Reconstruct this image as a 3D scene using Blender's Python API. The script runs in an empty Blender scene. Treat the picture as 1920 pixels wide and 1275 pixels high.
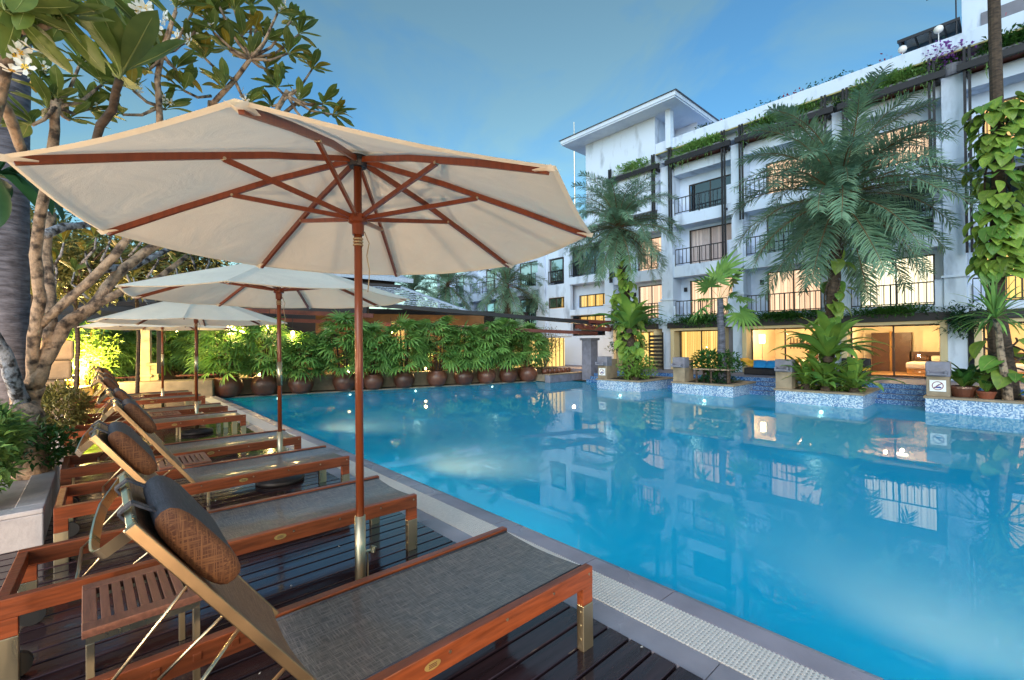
import bpy, bmesh, math, random
from mathutils import Vector, Matrix, Quaternion, Euler
random.seed(7)
R = math.radians
S = bpy.context.scene
COL = S.collection
PI = math.pi

# ------------------------------------------------------------------ camera
CAM_H = 1.6
YAW, PITCH, ROLL = R(42.198), R(0.28), R(0.5876)
FPX = 853.0
_f = Vector((math.sin(YAW)*math.cos(PITCH), math.cos(YAW)*math.cos(PITCH), math.sin(PITCH)))
_r0 = Vector((math.cos(YAW), -math.sin(YAW), 0)); _d0 = _f.cross(_r0)
_ri = _r0*math.cos(ROLL) + _d0*math.sin(ROLL)
_dn = _d0*math.cos(ROLL) - _r0*math.sin(ROLL)
cam_d = bpy.data.cameras.new('camera'); cam = bpy.data.objects.new('camera', cam_d); COL.objects.link(cam)
cam_d.sensor_width = 36; cam_d.lens = FPX/1920*36; cam_d.clip_start = 0.05; cam_d.clip_end = 3000
mw = Matrix.Identity(4)
for i in range(3):
    mw[i][0] = _ri[i]; mw[i][1] = -_dn[i]; mw[i][2] = -_f[i]
mw[2][3] = CAM_H
cam.matrix_world = mw
S.camera = cam
def at(u, v, depth):
    """point of the place seen at pixel (u, v) of the 1920 px photograph, 'depth' metres away"""
    return Vector((0, 0, CAM_H)) + (_ri*((u-960)/FPX) + _dn*((v-637.5)/FPX) + _f)*depth

# ------------------------------------------------------------------ world, sun, exposure
W = bpy.data.worlds.new('World'); S.world = W; W.use_nodes = True
nt = W.node_tree; nt.nodes.clear()
out = nt.nodes.new('ShaderNodeOutputWorld'); bg = nt.nodes.new('ShaderNodeBackground')
sky = nt.nodes.new('ShaderNodeTexSky'); sky.sky_type = 'NISHITA'; sky.sun_disc = False
SUN_EL, SUN_AZ = R(20), R(238)          # azimuth measured from +Y towards +X : behind the camera
sky.sun_elevation = SUN_EL; sky.sun_rotation = SUN_AZ
sky.air_density = 1.0; sky.dust_density = 0.3; sky.ozone_density = 5.0
tc = nt.nodes.new('ShaderNodeTexCoord')
mp = nt.nodes.new('ShaderNodeMapping'); mp.inputs['Scale'].default_value = (1.0, 1.0, 1.6); mp.inputs['Location'].default_value = (.75, .35, .2)
nz = nt.nodes.new('ShaderNodeTexNoise'); nz.inputs['Scale'].default_value = 2.6; nz.inputs['Detail'].default_value = 8; nz.inputs['Roughness'].default_value = .55; nz.inputs['Distortion'].default_value = .6
cr = nt.nodes.new('ShaderNodeValToRGB'); cr.color_ramp.elements[0].position = .4; cr.color_ramp.elements[1].position = .57
cr.color_ramp.elements[0].color = (0, 0, 0, 1); cr.color_ramp.elements[1].color = (1, 1, 1, 1)
tint = nt.nodes.new('ShaderNodeMix'); tint.data_type = 'RGBA'; tint.blend_type = 'MULTIPLY'; tint.inputs[0].default_value = 1
tint.inputs[7].default_value = (.72, 1.02, .92, 1)
cl = nt.nodes.new('ShaderNodeMix'); cl.data_type = 'RGBA'; cl.blend_type = 'MULTIPLY'
cl.inputs[7].default_value = (1.7, 1.15, 0.84, 1)
nt.links.new(tc.outputs['Generated'], mp.inputs[0]); nt.links.new(mp.outputs[0], nz.inputs[0])
nt.links.new(nz.outputs[0], cr.inputs[0])
nt.links.new(sky.outputs[0], tint.inputs[6]); nt.links.new(tint.outputs[2], cl.inputs[6])
nt.links.new(cr.outputs[0], cl.inputs[0]); nt.links.new(cl.outputs[2], bg.inputs[0])
bg.inputs[1].default_value = 0.072
nt.links.new(bg.outputs[0], out.inputs[0])

sun_d = bpy.data.lights.new('sun', 'SUN'); sun = bpy.data.objects.new('sun', sun_d); COL.objects.link(sun)
sun_d.energy = 0.9; sun_d.angle = R(55); sun_d.color = (.86, .91, 1.0)
_sd = Vector((math.sin(SUN_AZ)*math.cos(SUN_EL), math.cos(SUN_AZ)*math.cos(SUN_EL), math.sin(SUN_EL)))
sun.rotation_euler = (-_sd).to_track_quat('-Z', 'Y').to_euler()
sun.location = (0, -5, 30)

S.view_settings.view_transform = 'Standard'; S.view_settings.look = 'None'
S.view_settings.exposure = 1.64; S.view_settings.gamma = 1
S.render.engine = 'CYCLES'
cy = S.cycles
cy.use_denoising = True
cy.max_bounces = 8; cy.transparent_max_bounces = 12; cy.diffuse_bounces = 3; cy.glossy_bounces = 3; cy.transmission_bounces = 4
cy.sample_clamp_indirect = 4.0; cy.caustics_reflective = False; cy.caustics_refractive = False
cy.use_adaptive_sampling = True; cy.adaptive_threshold = 0.015

# ------------------------------------------------------------------ helpers
def tag(o, label=None, cat=None, group=None, kind=None):
    if label: o['label'] = label
    if cat: o['category'] = cat
    if group: o['group'] = group
    if kind: o['kind'] = kind
    return o
def empty(name, loc=(0, 0, 0), rz=0, parent=None):
    o = bpy.data.objects.new(name, None); COL.objects.link(o)
    o.location = loc; o.rotation_euler = (0, 0, rz); o.empty_display_size = .1
    if parent: o.parent = parent
    return o
def thing(name, label, cat, loc=(0, 0, 0), rz=0, group=None):
    return tag(empty(name, loc, rz), label, cat, group)
def inst(name, mesh, parent=None, loc=(0, 0, 0), rot=None, scale=1.0):
    o = bpy.data.objects.new(name, mesh); COL.objects.link(o)
    if parent: o.parent = parent
    o.location = loc
    if rot is not None:
        if isinstance(rot, (Quaternion, Matrix)):
            o.rotation_mode = 'QUATERNION'
            o.rotation_quaternion = rot if isinstance(rot, Quaternion) else rot.to_quaternion()
        else: o.rotation_euler = rot
    o.scale = (scale,)*3 if isinstance(scale, (int, float)) else scale
    return o
def copy_tree(o, parent=None):
    c = o.copy(); COL.objects.link(c)
    if parent is not None: c.parent = parent
    for ch in list(o.children): copy_tree(ch, c)
    return c
def frame_of(d, up=Vector((0, 0, 1))):
    d = d.normalized()
    if abs(d.dot(up)) > .98: up = Vector((0, 1, 0))
    s = d.cross(up).normalized()
    return s, s.cross(d)
class MB:
    def __init__(self): self.v = []; self.f = []; self.mi = []; self.cm = 0
    def add(self, vs, fs):
        b = len(self.v); self.v += [tuple(p) for p in vs]
        self.f += [tuple(b+i for i in f) for f in fs]; self.mi += [self.cm]*len(fs)
        return self
    def bb(self, x0, x1, y0, y1, z0, z1):
        vs = [(x, y, z) for x in (x0, x1) for y in (y0, y1) for z in (z0, z1)]
        return self.add(vs, [(0, 1, 3, 2), (4, 6, 7, 5), (0, 4, 5, 1), (2, 3, 7, 6), (0, 2, 6, 4), (1, 5, 7, 3)])
    def box(self, c, s, rot=None):
        m = rot if rot is not None else Matrix.Identity(3)
        c = Vector(c); h = [q/2 for q in s]
        vs = [c + m @ Vector((x, y, z)) for x in (-h[0], h[0]) for y in (-h[1], h[1]) for z in (-h[2], h[2])]
        return self.add(vs, [(0, 1, 3, 2), (4, 6, 7, 5), (0, 4, 5, 1), (2, 3, 7, 6), (0, 2, 6, 4), (1, 5, 7, 3)])
    def bar(self, a, b, w, h, up=Vector((0, 0, 1))):
        """rectangular bar from a to b, w across, h along 'up'"""
        a = Vector(a); b = Vector(b); s, u = frame_of(b-a, up)
        vs = [p + s*(x*w/2) + u*(y*h/2) for p in (a, b) for x in (-1, 1) for y in (-1, 1)]
        return self.add(vs, [(0, 1, 3, 2), (4, 6, 7, 5), (0, 4, 5, 1), (2, 3, 7, 6), (0, 2, 6, 4), (1, 5, 7, 3)])
    def tube(self, pts, rad, n=8, cap=True):
        pts = [Vector(p) for p in pts]
        if isinstance(rad, (int, float)): rad = [rad]*len(pts)
        vs = []; fs = []; prev = None
        for i, p in enumerate(pts):
            d = (pts[min(i+1, len(pts)-1)] - pts[max(i-1, 0)])
            if d.length < 1e-7: d = Vector((0, 0, 1))
            d.normalize()
            if prev is None: s, u = frame_of(d)
            else:
                s = (prev - d*prev.dot(d))
                s = s.normalized() if s.length > 1e-6 else frame_of(d)[0]
                u = s.cross(d)
            prev = s
            for k in range(n):
                a = 2*PI*k/n; vs.append(p + (s*math.cos(a) + u*math.sin(a))*rad[i])
        for i in range(len(pts)-1):
            for k in range(n):
                fs.append((i*n+k, i*n+(k+1) % n, (i+1)*n+(k+1) % n, (i+1)*n+k))
        if cap:
            fs.append(tuple(range(n-1, -1, -1))); fs.append(tuple((len(pts)-1)*n+k for k in range(n)))
        return self.add(vs, fs)
    def lathe(self, prof, n=24, c=(0, 0, 0)):
        vs = []; fs = []
        for r, z in prof:
            for k in range(n):
                a = 2*PI*k/n; vs.append((c[0]+r*math.cos(a), c[1]+r*math.sin(a), c[2]+z))
        for i in range(len(prof)-1):
            for k in range(n):
                fs.append((i*n+k, i*n+(k+1) % n, (i+1)*n+(k+1) % n, (i+1)*n+k))
        return self.add(vs, fs)
    def mesh(self, name, mats, smooth=False):
        me = bpy.data.meshes.new(name); me.from_pydata(self.v, [], self.f)
        for m in (mats if isinstance(mats, (list, tuple)) else [mats]): me.materials.append(m)
        if self.cm or any(self.mi): me.polygons.foreach_set('material_index', self.mi)
        if smooth: me.polygons.foreach_set('use_smooth', [True]*len(me.polygons))
        me.update(); return me
    def build(self, name, mats, parent=None, smooth=False, bevel=0, loc=(0, 0, 0), rz=0):
        o = inst(name, self.mesh(name, mats, smooth), parent, loc, (0, 0, rz))
        if bevel: bev(o, bevel)
        return o
def bev(o, w, seg=2):
    m = o.modifiers.new('bevel', 'BEVEL'); m.width = w; m.segments = seg; m.limit_method = 'ANGLE'; m.angle_limit = R(40)
    return o
def hx(h):
    c = [int(h[i:i+2], 16)/255 for i in (0, 2, 4)]
    return tuple((x/12.92 if x <= .04045 else ((x+.055)/1.055)**2.4) for x in c)

# ------------------------------------------------------------------ materials
def node(t, ty, **kw):
    n = t.nodes.new(ty)
    for k, v in kw.items():
        if hasattr(n, k): setattr(n, k, v)
    return n
def mat(name, col, rough=.6, metal=0., var=.25, scale=6., bump=0., bscale=40., stretch=(1, 1, 1), rvar=0., spec=.5,
        col2=None, objvar=0., coat=0., coords='Object', emit=None, estr=0., transl=0., detail=5., thr=(.3, .7), sss=0.):
    m = bpy.data.materials.new(name); m.use_nodes = True; t = m.node_tree; t.nodes.clear()
    o = t.nodes.new('ShaderNodeOutputMaterial'); p = t.nodes.new('ShaderNodeBsdfPrincipled')
    p.inputs['Roughness'].default_value = rough; p.inputs['Metallic'].default_value = metal
    p.inputs['Specular IOR Level'].default_value = spec; p.inputs['Coat Weight'].default_value = coat; p.inputs['Coat Roughness'].default_value = .08
    tc = t.nodes.new('ShaderNodeTexCoord'); mp = t.nodes.new('ShaderNodeMapping'); mp.inputs['Scale'].default_value = stretch
    t.links.new(tc.outputs[coords], mp.inputs[0])
    n = t.nodes.new('ShaderNodeTexNoise'); n.inputs['Scale'].default_value = scale; n.inputs['Detail'].default_value = detail
    oi = t.nodes.new('ShaderNodeObjectInfo')
    va = t.nodes.new('ShaderNodeVectorMath'); va.operation = 'MULTIPLY_ADD'
    va.inputs[1].default_value = (1, 1, 1)
    cx = t.nodes.new('ShaderNodeCombineXYZ')
    mm = t.nodes.new('ShaderNodeMath'); mm.operation = 'MULTIPLY'; mm.inputs[1].default_value = 37.
    t.links.new(oi.outputs['Random'], mm.inputs[0]); t.links.new(mm.outputs[0], cx.inputs[0]); t.links.new(mm.outputs[0], cx.inputs[1])
    t.links.new(mp.outputs[0], va.inputs[0]); t.links.new(cx.outputs[0], va.inputs[2])
    t.links.new(va.outputs[0], n.inputs[0])
    c1 = tuple(col[:3]); c2 = col2 if col2 else tuple(x*(1-var) for x in c1)
    ra = t.nodes.new('ShaderNodeValToRGB'); e = ra.color_ramp.elements
    e[0].position = thr[0]; e[1].position = thr[1]; e[0].color = (*c2[:3], 1); e[1].color = (*c1, 1)
    t.links.new(n.outputs[0], ra.inputs[0]); csock = ra.outputs[0]
    if objvar:
        hv = t.nodes.new('ShaderNodeHueSaturation'); mr = t.nodes.new('ShaderNodeMapRange')
        mr.inputs[3].default_value = 1-objvar; mr.inputs[4].default_value = 1+objvar
        t.links.new(oi.outputs['Random'], mr.inputs[0]); t.links.new(mr.outputs[0], hv.inputs['Value']); t.links.new(csock, hv.inputs['Color']); csock = hv.outputs[0]
    t.links.new(csock, p.inputs['Base Color'])
    if rvar:
        mr = t.nodes.new('ShaderNodeMapRange'); mr.inputs[3].default_value = max(.02, rough-rvar); mr.inputs[4].default_value = rough+rvar
        n2 = t.nodes.new('ShaderNodeTexNoise'); n2.inputs['Scale'].default_value = scale*.6; n2.inputs['Detail'].default_value = 3
        t.links.new(va.outputs[0], n2.inputs[0]); t.links.new(n2.outputs[0], mr.inputs[0])
        mr.inputs[1].default_value = .35; mr.inputs[2].default_value = .65
        t.links.new(mr.outputs[0], p.inputs['Roughness'])
    if bump:
        b = t.nodes.new('ShaderNodeBump'); b.inputs['Strength'].default_value = bump; b.inputs['Distance'].default_value = .02
        n3 = t.nodes.new('ShaderNodeTexNoise'); n3.inputs['Scale'].default_value = bscale; n3.inputs['Detail'].default_value = 4
        t.links.new(va.outputs[0], n3.inputs[0]); t.links.new(n3.outputs[0], b.inputs['Height']); t.links.new(b.outputs[0], p.inputs['Normal'])
    if emit: p.inputs['Emission Color'].default_value = (*emit, 1); p.inputs['Emission Strength'].default_value = estr
    if transl:
        tr = t.nodes.new('ShaderNodeBsdfTranslucent'); t.links.new(csock, tr.inputs[0]); mx = t.nodes.new('ShaderNodeMixShader'); mx.inputs[0].default_value = transl
        t.links.new(p.outputs[0], mx.inputs[1]); t.links.new(tr.outputs[0], mx.inputs[2]); t.links.new(mx.outputs[0], o.inputs[0])
    else: t.links.new(p.outputs[0], o.inputs[0])
    m['bsdf'] = p.name
    return m
def emis(name, col, strength, var=0.):
    m = bpy.data.materials.new(name); m.use_nodes = True; t = m.node_tree; t.nodes.clear()
    o = t.nodes.new('ShaderNodeOutputMaterial'); e = t.nodes.new('ShaderNodeEmission')
    e.inputs[0].default_value = (*col, 1); e.inputs[1].default_value = strength
    t.links.new(e.outputs[0], o.inputs[0]); return m
def glass(name, tr=(.9, .95, 1), ior=1.5, rough=0.01, boost=0.0):
    m = bpy.data.materials.new(name); m.use_nodes = True; t = m.node_tree; t.nodes.clear()
    o = t.nodes.new('ShaderNodeOutputMaterial'); a = t.nodes.new('ShaderNodeBsdfTransparent'); a.inputs[0].default_value = (*tr, 1)
    g = t.nodes.new('ShaderNodeBsdfGlossy'); g.inputs['Roughness'].default_value = rough
    fr = t.nodes.new('ShaderNodeFresnel'); fr.inputs[0].default_value = ior
    mx = t.nodes.new('ShaderNodeMixShader'); fs = fr.outputs[0]
    if boost:
        ad = t.nodes.new('ShaderNodeMath'); ad.operation = 'ADD'; ad.inputs[1].default_value = boost; ad.use_clamp = True
        t.links.new(fs, ad.inputs[0]); fs = ad.outputs[0]
    t.links.new(fs, mx.inputs[0]); t.links.new(a.outputs[0], mx.inputs[1]); t.links.new(g.outputs[0], mx.inputs[2]); t.links.new(mx.outputs[0], o.inputs[0])
    return m, t, fr, g
M = {}
M['deck'] = mat('wet dark deck wood', hx('3c2b2e'), .13, var=.5, scale=4, stretch=(.5, 6, 6), rvar=.11, objvar=.35, bump=.03, bscale=9)
M['teak'] = mat('oiled teak', hx('994a26'), .36, var=.5, scale=7, stretch=(.8, 8, 8), rvar=.08, objvar=.12, bump=.06, bscale=30)
M['teak_pole'] = mat('varnished teak pole', hx('7c3d22'), .3, var=.35, scale=6, stretch=(8, 8, .6), objvar=.1)
M['teak_grey'] = mat('weathered teak', hx('8f5a45'), .5, var=.4, scale=8, stretch=(8, 1, 8), objvar=.15, bump=.1, bscale=30)
M['steel'] = mat('brushed steel', hx('cdbd9f'), .33, 1., var=.15, scale=12, stretch=(1, 1, .2), rvar=.08)
M['bronze'] = mat('champagne metal', hx('a58a6a'), .34, .9, var=.2, scale=12, rvar=.06)
M['blackmetal'] = mat('black iron', hx('2a2a30'), .5, .3, var=.3, scale=10)
M['canvas'] = mat('umbrella canvas', hx('f6eddd'), .85, var=.08, scale=3, bump=.15, bscale=220, transl=.22, spec=.2)
def crease(m, strength=.35, dist=.05):
    t = m.node_tree; pr = t.nodes[m['bsdf']]; tc = t.nodes.new('ShaderNodeTexCoord'); n = t.nodes.new('ShaderNodeTexNoise'); n.inputs['Scale'].default_value = 3.2; n.inputs['Detail'].default_value = 5; n.inputs['Distortion'].default_value = .8
    t.links.new(tc.outputs['Object'], n.inputs[0]); b = t.nodes.new('ShaderNodeBump'); b.inputs['Strength'].default_value = strength; b.inputs['Distance'].default_value = dist
    t.links.new(n.outputs[0], b.inputs['Height'])
    ob = [q for q in t.nodes if q.type == 'BUMP' and q is not b]
    if ob: t.links.new(ob[0].outputs[0], b.inputs['Normal'])
    t.links.new(b.outputs[0], pr.inputs['Normal'])
crease(M['canvas'])
M['rope'] = mat('rope', hx('a9967a'), .9)
M['concrete'] = mat('damp concrete', hx('a5a0aa'), .4, var=.3, scale=3, rvar=.15, bump=.1, bscale=60)
M['coping'] = mat('coping stone', hx('aaa3b0'), .38, var=.35, scale=2.2, rvar=.2, bump=.08, bscale=70, objvar=.06)
M['grate'] = mat('white plastic grate', hx('e2dcd6'), .5, var=.12, scale=30)
M['stone'] = mat('sandstone', hx('a08c74'), .75, var=.35, scale=5, bump=.3, bscale=30, objvar=.06)
M['stone2'] = mat('grey cut stone', hx('8a8794'), .7, var=.35, scale=5, bump=.3, bscale=25, objvar=.1)
M['palestone'] = mat('pale dressed stone', hx('c4c0c2'), .6, var=.3, scale=3, bump=.15, bscale=30, col2=hx('948f94'))
M['white'] = mat('weathered white paint', hx('cfdbee'), .75, var=.12, scale=1.6, detail=8, col2=hx('b4c3dc'), thr=(.25, .5))
M['white_stain'] = mat('stained white paint', hx('cdd9ec'), .75, scale=2.4, stretch=(1, 1, .35), col2=hx('8f9aac'), thr=(.22, .46), detail=9)
M['cream'] = mat('cream wall', hx('d9c49a'), .8, var=.1, scale=3)
M['greywall'] = mat('grey render', hx('7d7d88'), .8, var=.2, scale=4)
M['darkframe'] = mat('dark window frame', hx('33261f'), .45, var=.2)
M['darkwood'] = mat('dark stained timber', hx('1f1b21'), .55, var=.35, scale=6, stretch=(6, .6, 6))
M['redwood'] = mat('red brown beam', hx('6b2f22'), .6, var=.35, scale=6)
M['terracotta'] = mat('terracotta', hx('8d4a30'), .7, var=.25, scale=5, bump=.1)
M['jar'] = mat('glazed brown jar', hx('7a4a38'), .38, var=.4, scale=5, objvar=.25, coat=.15)
M['soil'] = mat('soil', hx('2b211a'), .95, var=.4, scale=20, bump=.5)
M['bark'] = mat('frangipani bark', hx('a98e76'), .85, scale=11, col2=hx('3f332c'), bump=1.0, bscale=26, thr=(.36, .56), detail=8)
M['bark_grey'] = mat('grey bark', hx('8c8f98'), .85, scale=14, col2=hx('2c2a2c'), bump=1.0, bscale=30, thr=(.4, .54), detail=8)
M['bark_dark'] = mat('palm trunk', hx('5c4a3c'), .9, scale=9, col2=hx('2c241f'), bump=.8, bscale=18, stretch=(1, 1, 2.5))
M['palm_grey'] = mat('grey palm trunk', hx('6f6f7c'), .9, scale=5, col2=hx('3c3a42'), bump=.6, bscale=12, stretch=(1, 1, 4))
def leafmat(n, c, var=.35, tr=.28, rough=.42, ov=.28, c2=None): return mat(n, hx(c), rough, var=var, scale=4, objvar=ov, transl=tr, col2=hx(c2) if c2 else None, spec=.4)
M['leaf_fr'] = leafmat('frangipani leaf', '707f3c', c2='55692f')
M['leaf_fr_y'] = leafmat('yellowing frangipani leaf', '98872f')
M['leaf_date'] = leafmat('date palm leaf', '8aa686', ov=.3, c2='62846c', tr=.35)
M['leaf_rhapis'] = leafmat('lady palm leaf', '8fb25a', ov=.4, c2='66944f')
M['leaf_vine'] = leafmat('golden vine leaf', '98ae48', ov=.35, c2='708f3e')
M['leaf_trough'] = leafmat('trough plant leaf', '86a860', ov=.2, c2='5c8a48')
M['leaf_rib'] = leafmat('pale leaf midrib', 'a9b36a')
M['leaf_vine_dk'] = leafmat('green vine leaf', '6f9440', ov=.3, c2='557c3a')
M['leaf_fern'] = leafmat('nest fern leaf', '8aa648', ov=.3, c2='648a40')
M['leaf_bush'] = leafmat('bush leaf', '4e7a34', ov=.3, c2='2f5a2a')
M['leaf_dark'] = leafmat('dark leaf', '2f5636', ov=.3)
M['leaf_bronze'] = leafmat('bronze bush leaf', '7c7440', ov=.3, c2='596035')
M['leaf_dry'] = leafmat('dry frond', '8a6a4a')
M['petal'] = mat('white petal', hx('f0eee6'), .6, var=.05, transl=.3)
M['petal_y'] = mat('yellow petal throat', hx('e8b730'), .6, var=.05)
M['petal_p'] = mat('purple bract', hx('a05fc0'), .7, objvar=.2, transl=.3)
M['petal_r'] = mat('red bract', hx('b8465a'), .7, transl=.3)
M['black'] = mat('black rubber', hx('1b1a1c'), .6)
M['yellowfab'] = mat('yellow cushion fabric', hx('d9a52c'), .85, var=.15)
M['bluefab'] = mat('blue cushion fabric', hx('1f86c4'), .85, var=.15)
M['linen'] = mat('bed linen', hx('e2d6c6'), .85, var=.1)
M['tan'] = mat('tan bed skirt', hx('b98a4e'), .8)
M['darkdoor'] = mat('dark brown door', hx('4c2f1c'), .5)
M['greenglass'] = mat('greenish panel', hx('5f6a3c'), .4)
M['badge'] = mat('brass badge', hx('d9b26a'), .35, .6)
M['signwhite'] = mat('sign white', hx('eeeae8'), .5, var=.03)
M['signblue'] = mat('sign blue', hx('2e3f8a'), .5, var=.03)
M['signred'] = mat('sign maroon', hx('7b2f48'), .5, var=.03)
# --- special materials
def weave(name, ca, cb, sc, rough, sheen=.5, lines=.5, coat=0.):
    m = mat(name, ca, rough, var=.2, scale=3, coat=coat); t = m.node_tree; p = t.nodes[m['bsdf']]
    tc = t.nodes.new('ShaderNodeTexCoord')
    def wv(direction, s):
        w = t.nodes.new('ShaderNodeTexNoise'); w.inputs['Scale'].default_value = 1; w.inputs['Detail'].default_value = 2
        mp = t.nodes.new('ShaderNodeMapping'); mp.inputs['Scale'].default_value = direction
        t.links.new(tc.outputs['Object'], mp.inputs[0]); t.links.new(mp.outputs[0], w.inputs[0]); return w.outputs[0]
    a = wv((sc*.04, sc, sc*.5), 1); b = wv((sc, sc*.04, sc*.04), 1)
    mx = t.nodes.new('ShaderNodeMath'); mx.operation = 'MAXIMUM'; t.links.new(a, mx.inputs[0]); t.links.new(b, mx.inputs[1])
    ra = t.nodes.new('ShaderNodeValToRGB'); ra.color_ramp.elements[0].position = .45; ra.color_ramp.elements[1].position = .78
    ra.color_ramp.elements[0].color = (*ca, 1); ra.color_ramp.elements[1].color = (*cb, 1)
    t.links.new(mx.outputs[0], ra.inputs[0]); t.links.new(ra.outputs[0], p.inputs['Base Color'])
    bm = t.nodes.new('ShaderNodeBump'); bm.inputs['Strength'].default_value = .25; bm.inputs['Distance'].default_value = .004
    t.links.new(mx.outputs[0], bm.inputs['Height']); t.links.new(bm.outputs[0], p.inputs['Normal'])
    return m
M['sling'] = weave('woven grey sling', hx('4a3f3a'), hx('a08c7e'), 330, .4, coat=.3)
M['sling_back'] = weave('woven brown sling', hx('74503c'), hx('b48c6a'), 330, .5)
M['pillow_end'] = weave('brown woven pillow side', hx('56301c'), hx('93623c'), 380, .8)
M['pillow'] = weave('charcoal pillow cover', hx('333137'), hx('56545c'), 330, .7)

def mosaic(name, cells, a, b, c, rough=.25):
    m = mat(name, a, rough); t = m.node_tree; p = t.nodes[m['bsdf']]
    tc = t.nodes.new('ShaderNodeTexCoord'); sc = t.nodes.new('ShaderNodeVectorMath'); sc.operation = 'SCALE'; sc.inputs['Scale'].default_value = cells
    fl = t.nodes.new('ShaderNodeVectorMath'); fl.operation = 'FLOOR'
    of = t.nodes.new('ShaderNodeVectorMath'); of.operation = 'ADD'; of.inputs[1].default_value = (.013, .017, .011)
    t.links.new(tc.outputs['Object'], of.inputs[0]); t.links.new(of.outputs[0], sc.inputs[0]); t.links.new(sc.outputs[0], fl.inputs[0])
    wn = t.nodes.new('ShaderNodeTexWhiteNoise'); t.links.new(fl.outputs[0], wn.inputs[0])
    ra = t.nodes.new('ShaderNodeValToRGB'); ra.color_ramp.interpolation = 'CONSTANT'
    e = ra.color_ramp.elements; e[0].position = 0; e[0].color = (*a, 1); e[1].position = .4; e[1].color = (*b, 1)
    q = e.new(.75); q.color = (*c, 1)
    t.links.new(wn.outputs[0], ra.inputs[0]); t.links.new(ra.outputs[0], p.inputs['Base Color'])
    return m
M['mosaic'] = mosaic('blue mosaic', 44, hx('86a3c4'), hx('c0cedb'), hx('5f7fa8'))
M['mosaic_dk'] = mosaic('deep blue mosaic', 44, hx('3f6ea6'), hx('7fa3c8'), hx('2c5288'))
M['pooltile'] = mosaic('pool floor tile', 30, hx('2fa8d4'), hx('3ab2dc'), hx('279dcc'), .5)

wm, t_, fr_, g_ = glass('pool water', (.5, .92, 1.0), 1.33, 0.0)
# slightly milky water: part of the light is scattered back turquoise below the surface
_mx = [n for n in t_.nodes if n.type == 'MIX_SHADER'][0]; _tr = [n for n in t_.nodes if n.type == 'BSDF_TRANSPARENT'][0]
_df = t_.nodes.new('ShaderNodeBsdfDiffuse'); _df.inputs[0].default_value = (.001, .58, .96, 1); _tl = t_.nodes.new('ShaderNodeBsdfTranslucent'); _tl.inputs[0].default_value = (.7, .85, .75, 1)
_m1 = t_.nodes.new('ShaderNodeMixShader'); _m1.inputs[0].default_value = .07; t_.links.new(_df.outputs[0], _m1.inputs[1]); t_.links.new(_tl.outputs[0], _m1.inputs[2])
_m2 = t_.nodes.new('ShaderNodeMixShader'); _m2.inputs[0].default_value = .7; t_.links.new(_tr.outputs[0], _m2.inputs[1]); t_.links.new(_m1.outputs[0], _m2.inputs[2]); t_.links.new(_m2.outputs[0], _mx.inputs[1])
tc_ = t_.nodes.new('ShaderNodeTexCoord'); nz1 = t_.nodes.new('ShaderNodeTexNoise'); nz1.inputs['Scale'].default_value = 1.3; nz1.inputs['Detail'].default_value = 2
mpw = t_.nodes.new('ShaderNodeMapping'); mpw.inputs['Scale'].default_value = (1, 1, 1)
t_.links.new(tc_.outputs['Object'], mpw.inputs[0]); t_.links.new(mpw.outputs[0], nz1.inputs[0])
bw = t_.nodes.new('ShaderNodeBump'); bw.inputs['Strength'].default_value = .014; bw.inputs['Distance'].default_value = .06
t_.links.new(nz1.outputs[0], bw.inputs['Height']); t_.links.new(bw.outputs[0], g_.inputs['Normal'])
M['water'] = wm
M['pane'] = glass('window glass', (.93, .96, .98), 1.5)[0]
M['pane_dark'] = glass('dark window glass', (.55, .62, .7), 1.5, .01, .18)[0]

# =================================================================== SETTING
ZW = -0.12                       # water level
X_DECK, X_G0, X_G1, X_EDGE = 2.115, 2.285, 2.56, 2.775
# ground sheet around the pool
g = MB()
GZ = -.09
def back_y(x): return 17.35 - .297*(x-3.06)     # line of the pots along the back edge
for a, b, c, d in ((-220, X_G0, -220, 400), (X_G0, 15.3, -220, -9), (15.3, 400, -220, 400)):
    g.add([(a, c, GZ), (b, c, GZ), (b, d, GZ), (a, d, GZ)], [(0, 1, 2, 3)])
g.add([(X_G0, back_y(X_G0)+.2, GZ), (15.3, back_y(15.3)+.2, GZ), (15.3, 400, GZ), (X_G0, 400, GZ)], [(0, 1, 2, 3)])
M['ground'] = mat('packed garden earth', hx('4a4034'), .9, var=.4, scale=3, bump=.3)
tag(g.build('ground', M['ground']), 'garden ground around the pool and buildings', kind='structure')

# deck of planks across
deck = tag(empty('wooden_deck'), 'wet dark brown timber deck under the loungers', kind='structure')
b = MB().bb(-6, X_DECK-.004, -3, 16.4, GZ+.004, -.045); b.build('underlay', M['black'], deck)
PW = .1375
pl = MB().bb(-5.6, X_DECK-.006, 0, PW-.014, -.03, 0).mesh('plank', M['deck'])
n_pl = int((16.3+1.2)/PW)
for k in range(n_pl):
    o = inst('plank', pl, deck, (random.uniform(-.003, .003), -1.2+k*PW, random.uniform(-.0015, .0015)))
    bev(o, .004, 1) if k < 60 else None

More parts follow.
